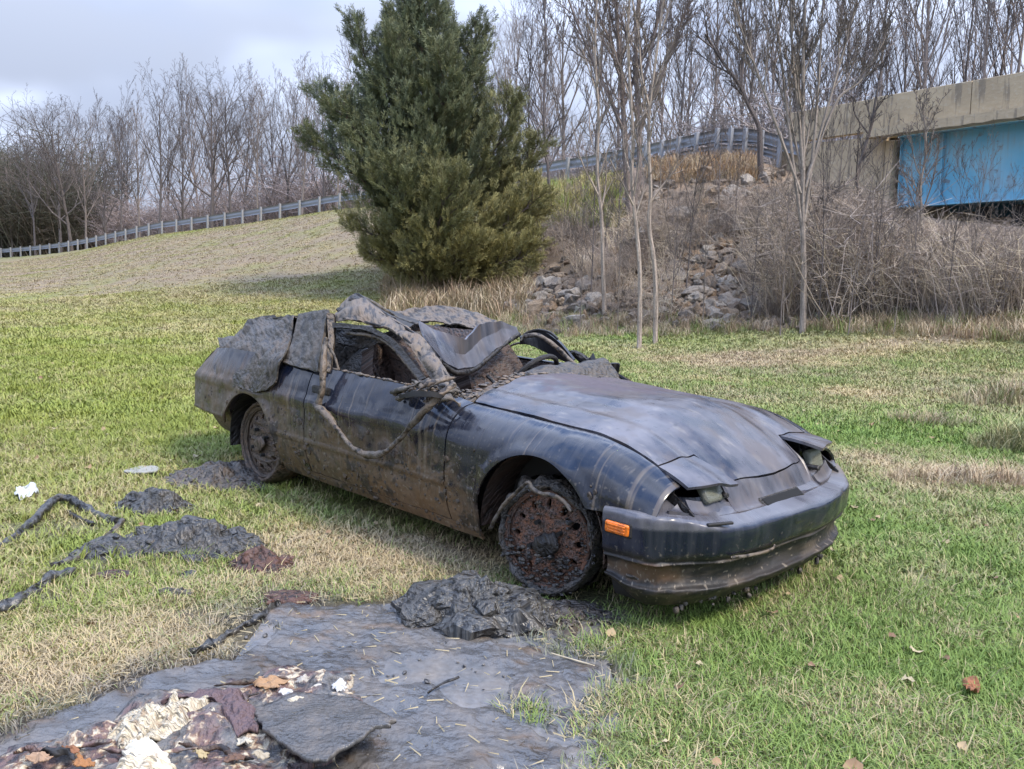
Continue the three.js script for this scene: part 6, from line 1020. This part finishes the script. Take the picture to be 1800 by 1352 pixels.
// ================================================================ STONES, BRAMBLES AND DEAD GRASS ON THE BANK
const ground = scene.getObjectByName('ground');
{
  const STONE = paint(512, 512, (u, v) => { const a = fbm(u * 6, v * 6, 5, 6, 431), b = fbm(u * 30, v * 30, 3, 30, 433), k = clamp(0.85 + 0.35 * a + 0.25 * b, 0.3, 1.5); return { c: [k * 0.9, k * 0.88, k * 0.86], r: 0.9, b: clamp(0.5 + 0.4 * b + 0.2 * a) }; }, { bump: true });
  const cols = [[0.35, 0.32, 0.285], [0.30, 0.27, 0.24], [0.42, 0.38, 0.33], [0.25, 0.215, 0.185], [0.38, 0.30, 0.22]], mats = cols.map((c) => mat({ ...STONE, color: lin(...c), roughness: 0.9, bumpScale: 0.02, flatShading: false }));
  const geos = []; for (let k = 0; k < 9; k++) { const g = facet(rockGeo(1000 + k, 2, 0.55 + 0.05 * k, 0.9)); geos.push(g); }
  const R = rng(61), reg = [[960, 505, 75, 40, 54, 0.17], [995, 540, 70, 35, 30, 0.15], [930, 490, 40, 22, 14, 0.16], [1250, 490, 75, 55, 36, 0.17], [1290, 540, 70, 30, 34, 0.17], [1220, 400, 90, 70, 40, 0.20], [1330, 330, 70, 30, 20, 0.22], [1120, 455, 130, 90, 60, 0.18], [1420, 470, 60, 90, 16, 0.18], [1600, 480, 130, 70, 14, 0.16], [1360, 560, 50, 18, 10, 0.18], [1150, 540, 60, 30, 12, 0.15]];
  let n = 0; const T = new THREE.Matrix4();
  for (const [cx, cy, rx, ry, k, s0] of reg) for (let i = 0; i < k && n < 299; i++) {
    const a = R() * 6.283, r = Math.pow(R(), 0.65) * 1.45, p = hit(cx + Math.cos(a) * r * rx, cy + Math.sin(a) * r * ry), s = s0 * (0.38 + 1.25 * R() * R());
    const m = mesh('stone', geos[(R() * 9) | 0], mats[(R() * 5) | 0], ground); m.position.set(p.x, p.y + s * 0.25, p.z); m.rotation.set(R() * 0.9 - 0.45, R() * 6.28, R() * 0.9 - 0.45); m.scale.set(s * (0.8 + 0.6 * R()), s, s * (0.8 + 0.5 * R())); n++;
  }
  const NS = 1500, im = new THREE.InstancedMesh(geos[3], mats[1], NS); let q = 0; while (q < NS) { const cxy = reg[(R() * reg.length) | 0], a = R() * 6.283, r = Math.sqrt(R()) * 1.25, p = hit(cxy[0] + Math.cos(a) * r * cxy[2], cxy[1] + Math.sin(a) * r * cxy[3]), s = 0.05 + 0.12 * R() * R(); T.compose(V3(p.x, p.y + s * 0.2, p.z), new THREE.Quaternion().setFromEuler(new THREE.Euler(R(), R() * 6, R())), V3(s * 1.3, s, s)); im.setMatrixAt(q, T); const c = cols[(R() * 5) | 0]; im.setColorAt(q, new THREE.Color().setRGB(c[0] * 3, c[1] * 3, c[2] * 3)); q++; }
  im.name = 'small_stones'; kind(im, 'stuff'); ground.add(im);
  console.log('stones', n);
}
function caneClump(seed, n, h, spread, r) {             // arching thin canes with side twigs
  const R = rng(seed), W = new Wood();
  for (let k = 0; k < n; k++) {
    const a = R() * 6.283, x = (R() - 0.5) * spread, z = (R() - 0.5) * spread, H = h * (0.4 + 0.7 * R()), o = H * (0.2 + 0.8 * R()), P = [], m = 4; for (let q = 0; q <= m; q++) { const t = q / m, s = Math.sin(t * (1.3 + 0.9 * R())); P.push([x + Math.cos(a) * o * t + (R() - 0.5) * 0.05, H * s - 0.03, z + Math.sin(a) * o * t + (R() - 0.5) * 0.05]); }
    W.limb(P, P.map((_, q) => lerp(r, r * 0.35, q / m)), 3);
    for (let c = 0; c < 4; c++) { const q = 1 + ((R() * (m - 1)) | 0), e = P[q], b = R() * 6.283, l = H * (0.15 + 0.25 * R()); W.limb([e, [e[0] + Math.cos(b) * l, e[1] + l * (R() * 1.1 - 0.2), e[2] + Math.sin(b) * l]], [r * 0.6, r * 0.25], 3); }
  }
  return W.geo();
}
function scatter(owner, name, geos, m, place, count, seed, size, cols, lift = 0) {
  const R = rng(seed), lists = geos.map(() => []), E = new THREE.Euler(), Q = new THREE.Quaternion(), T = new THREE.Matrix4(); let tries = 0, got = 0;
  while (got < count && tries++ < count * 30) { const p = place(R); if (!p) continue; const s = size * (0.6 + 0.8 * R()) * (p.k || 1); E.set((R() - 0.5) * 0.35, R() * 6.283, (R() - 0.5) * 0.35); T.compose(V3(p.x, terrain(p.x, p.z) + lift, p.z), Q.setFromEuler(E), V3(s * (0.85 + 0.4 * R()), s * (0.8 + 0.4 * R()), s)); lists[(R() * geos.length) | 0].push([T.clone(), cols[(R() * cols.length) | 0], 0.75 + 0.5 * R()]); got++; }
  geos.forEach((g, v) => { const L = lists[v]; if (!L.length) return; const im = new THREE.InstancedMesh(g, m, L.length); L.forEach(([t, c, k], i) => { im.setMatrixAt(i, t); im.setColorAt(i, new THREE.Color().setRGB(c[0] * k, c[1] * k, c[2] * k)); }); im.name = name; kind(im, 'stuff'); owner.add(im); });
}
{
  const caneMat = mat({ roughness: 0.9 }), clumps = [0, 1, 2, 3].map((k) => caneClump(80 + k, 22, 1.0, 0.7, 0.0062)), fine = [0, 1, 2].map((k) => caneClump(90 + k, 34, 1.0, 0.6, 0.0045));
  const purple = [[0.33, 0.27, 0.22], [0.38, 0.315, 0.25], [0.24, 0.195, 0.16], [0.50, 0.42, 0.31], [0.17, 0.135, 0.11], [0.30, 0.255, 0.225]], tan = [[0.42, 0.33, 0.21], [0.36, 0.27, 0.17], [0.30, 0.21, 0.14], [0.46, 0.38, 0.26]];
  const bank = kind(thing('bramble_thicket', 'purplish-brown leafless brambles covering the bank below the bridge', 'brambles'), 'stuff');
  // how high the brush stands: measured against the photograph column by column
  const topAt = (x, y) => { let t = x < 1180 ? lerp(375, 330, (x - 940) / 240) : x < 1400 ? 315 : x < 1560 ? lerp(300, 330, (x - 1400) / 160) : lerp(372, 395, (x - 1560) / 240); if (Math.abs(x - 975) < 95 && y > 540) t = 572; if (Math.abs(x - 1255) < 85 && y > 520) t = 545; return t; };
  const pixOf = (p) => { const v = p.clone().project(camera); return [(v.x * 0.5 + 0.5) * PW, (0.5 - v.y * 0.5) * PH]; };
  const room = (p, size) => { const [x, y] = pixOf(p), top = onDepth(x, topAt(x, y), -p.z).y - p.y; p.k = clamp(top / (size * 1.55), 0.12, 1); return top > 0.1 ? p : null; };
  const cover = (n, seed, size, geos, cols, x0, x1, y0, y1, skip) => scatter(bank, 'canes', geos, caneMat, (R) => { const x = lerp(x0, x1, R()), y = lerp(y0, y1, R()); if (skip && skip(x, y) && R() < 0.95) return null; const p = hit(x, y, 45), c = crestAt(p.x, p.z); return c.d > 0.05 && c.d < c.L + 0.6 && brushy(p.x, p.z, c) > 0.3 ? room(p, size) : null; }, n, seed, size, cols);
  const rocky = (x, y) => Math.hypot((x - 965) / 80, (y - 515) / 52) < 1 || Math.hypot((x - 1260) / 75, (y - 505) / 60) < 1;
  cover(250, 71, 0.6, clumps, purple, 940, 1420, 320, 590, rocky);
  cover(480, 72, 0.85, fine, purple, 1330, 1830, 330, 596, rocky);
  cover(110, 74, 1.5, clumps, purple, 1400, 1830, 400, 596);
  cover(60, 73, 0.55, fine, [[0.33, 0.2, 0.16], [0.4, 0.29, 0.2], [0.27, 0.18, 0.16]], 1040, 1400, 575, 606);
  // dead grass along the foot of the bank and round the evergreen
  const dg = kind(thing('dead_grass', 'tan dead grass along the foot of the bank', 'grass'), 'stuff'), blades = [0, 1, 2].map((k) => tuft(900 + k, 22, 0.42, 0.35, 0.012)), gm = mat({ roughness: 0.85 });
  scatter(dg, 'blades', blades, gm, (R) => { const x = lerp(860, 1830, R()), y = lerp(560, 640, R()), p = hit(x, y, 45), c = crestAt(p.x, p.z); return c.d > c.L - 1.6 && c.d < c.L + 0.7 ? p : null; }, 800, 75, 0.5, [...tan, [0.17, 0.2, 0.06]]);
  scatter(dg, 'blades', blades, gm, (R) => { const p = hit(lerp(680, 930, R()), lerp(490, 560, R()), 45); return p; }, 420, 76, 1.0, [...tan, [0.22, 0.19, 0.09]]);
  scatter(dg, 'blades', blades, gm, (R) => { const p = hit(lerp(1140, 1330, R()), lerp(265, 320, R()), 45), c = crestAt(p.x, p.z); return c.d > 0 ? p : null; }, 500, 77, 0.7, [...tan, [0.38, 0.23, 0.11]]);
  scatter(dg, 'blades', blades, gm, (R) => { const p = hit(lerp(930, 1090, R()), lerp(310, 400, R()), 45), c = crestAt(p.x, p.z); return c.d > 0 ? p : null; }, 500, 78, 0.7, [[0.2, 0.26, 0.05], [0.3, 0.27, 0.1], [0.38, 0.32, 0.16]]);
  // undergrowth in the wood beyond the road, left and right
  const under = kind(thing('undergrowth', 'grey-brown leafless undergrowth behind the guard rail', 'undergrowth'), 'stuff');
  scatter(under, 'canes', clumps, caneMat, (R) => { const d = lerp(50, 100, R()), b = onDepth(lerp(-60, 640, R()), 400, d), c = crestAt(b.x, b.z); return c.d < -11 ? b : null; }, 900, 79, 4.2, [[0.22, 0.185, 0.18], [0.27, 0.22, 0.21], [0.18, 0.15, 0.145], [0.25, 0.2, 0.18]]);
  scatter(under, 'canes', clumps, caneMat, (R) => { const d = lerp(36, 70, R()), b = onDepth(lerp(840, 1480, R()), 300, d), c = crestAt(b.x, b.z); return c.d < -9 ? b : null; }, 420, 80, 3.2, [[0.27, 0.235, 0.235], [0.31, 0.265, 0.25], [0.23, 0.2, 0.2]]);
  // brown-green thicket at the far left edge
  const th = kind(thing('far_thicket', 'dense dark brownish-green thicket at the far left edge', 'thicket'), 'stuff');
  scatter(th, 'canes', fine, caneMat, (R) => { const d = lerp(86, 104, R()), b = onDepth(lerp(-80, 100, R()), 400, d), c = crestAt(b.x, b.z); return c.d < -3 ? { x: b.x, z: b.z, k: 0.7 + 0.7 * R() } : null; }, 1100, 81, 5.6, [[0.085, 0.085, 0.058], [0.11, 0.095, 0.075], [0.075, 0.078, 0.052], [0.12, 0.098, 0.08]]);
  // rough clump at the right edge
  const clumpAt = (px, py, rx, rz, n, size, cols, label, seed) => { const p0 = hit(px, py), t = kind(thing('weed_clump', label, 'weeds'), 'stuff'); scatter(t, 'blades', blades, gm, (R) => { const a = R() * 6.283, r = Math.sqrt(R()); return { x: p0.x + Math.cos(a) * r * rx, z: p0.z + Math.sin(a) * r * rz, k: 1.2 - 0.7 * r }; }, n, seed, size, cols); return t; };
  const olive = [[0.17, 0.19, 0.07], [0.26, 0.26, 0.12], [0.36, 0.32, 0.17], [0.13, 0.15, 0.065]];
  clumpAt(1795, 790, 0.45, 0.3, 150, 0.6, olive, 'dark olive weed clump at the right edge of the lawn', 91);
  clumpAt(1795, 705, 0.8, 0.4, 160, 0.6, [...tan, ...olive], 'straw and olive tussock behind the dark weed clump', 92);
  clumpAt(1705, 850, 0.6, 0.24, 120, 0.38, [...tan], 'flattened straw patch in front of the weed clumps', 93);
  clumpAt(1640, 745, 0.5, 0.25, 70, 0.4, [...olive, ...tan], 'thin grey-green tufts left of the straw patch', 94);
}
// a broken log, a white scrap and bare stalks on the bank
treeOn('fallen_branch', 'orange-brown broken branch lying on the bank at right', [1745, 480], [{ p: [[1745, 480], [1762, 468], [1785, 480], [1810, 486]], r: 0.07, r2: 0.05, o: { levels: 0 } }], bark(0.42, 0.22, 0.11), { seed: 3, levels: 0 }).userData.category = 'branch';

scene.traverse((o) => { if (o.isMesh) { o.castShadow = true; o.receiveShadow = true; } });
renderer.render(scene, camera);
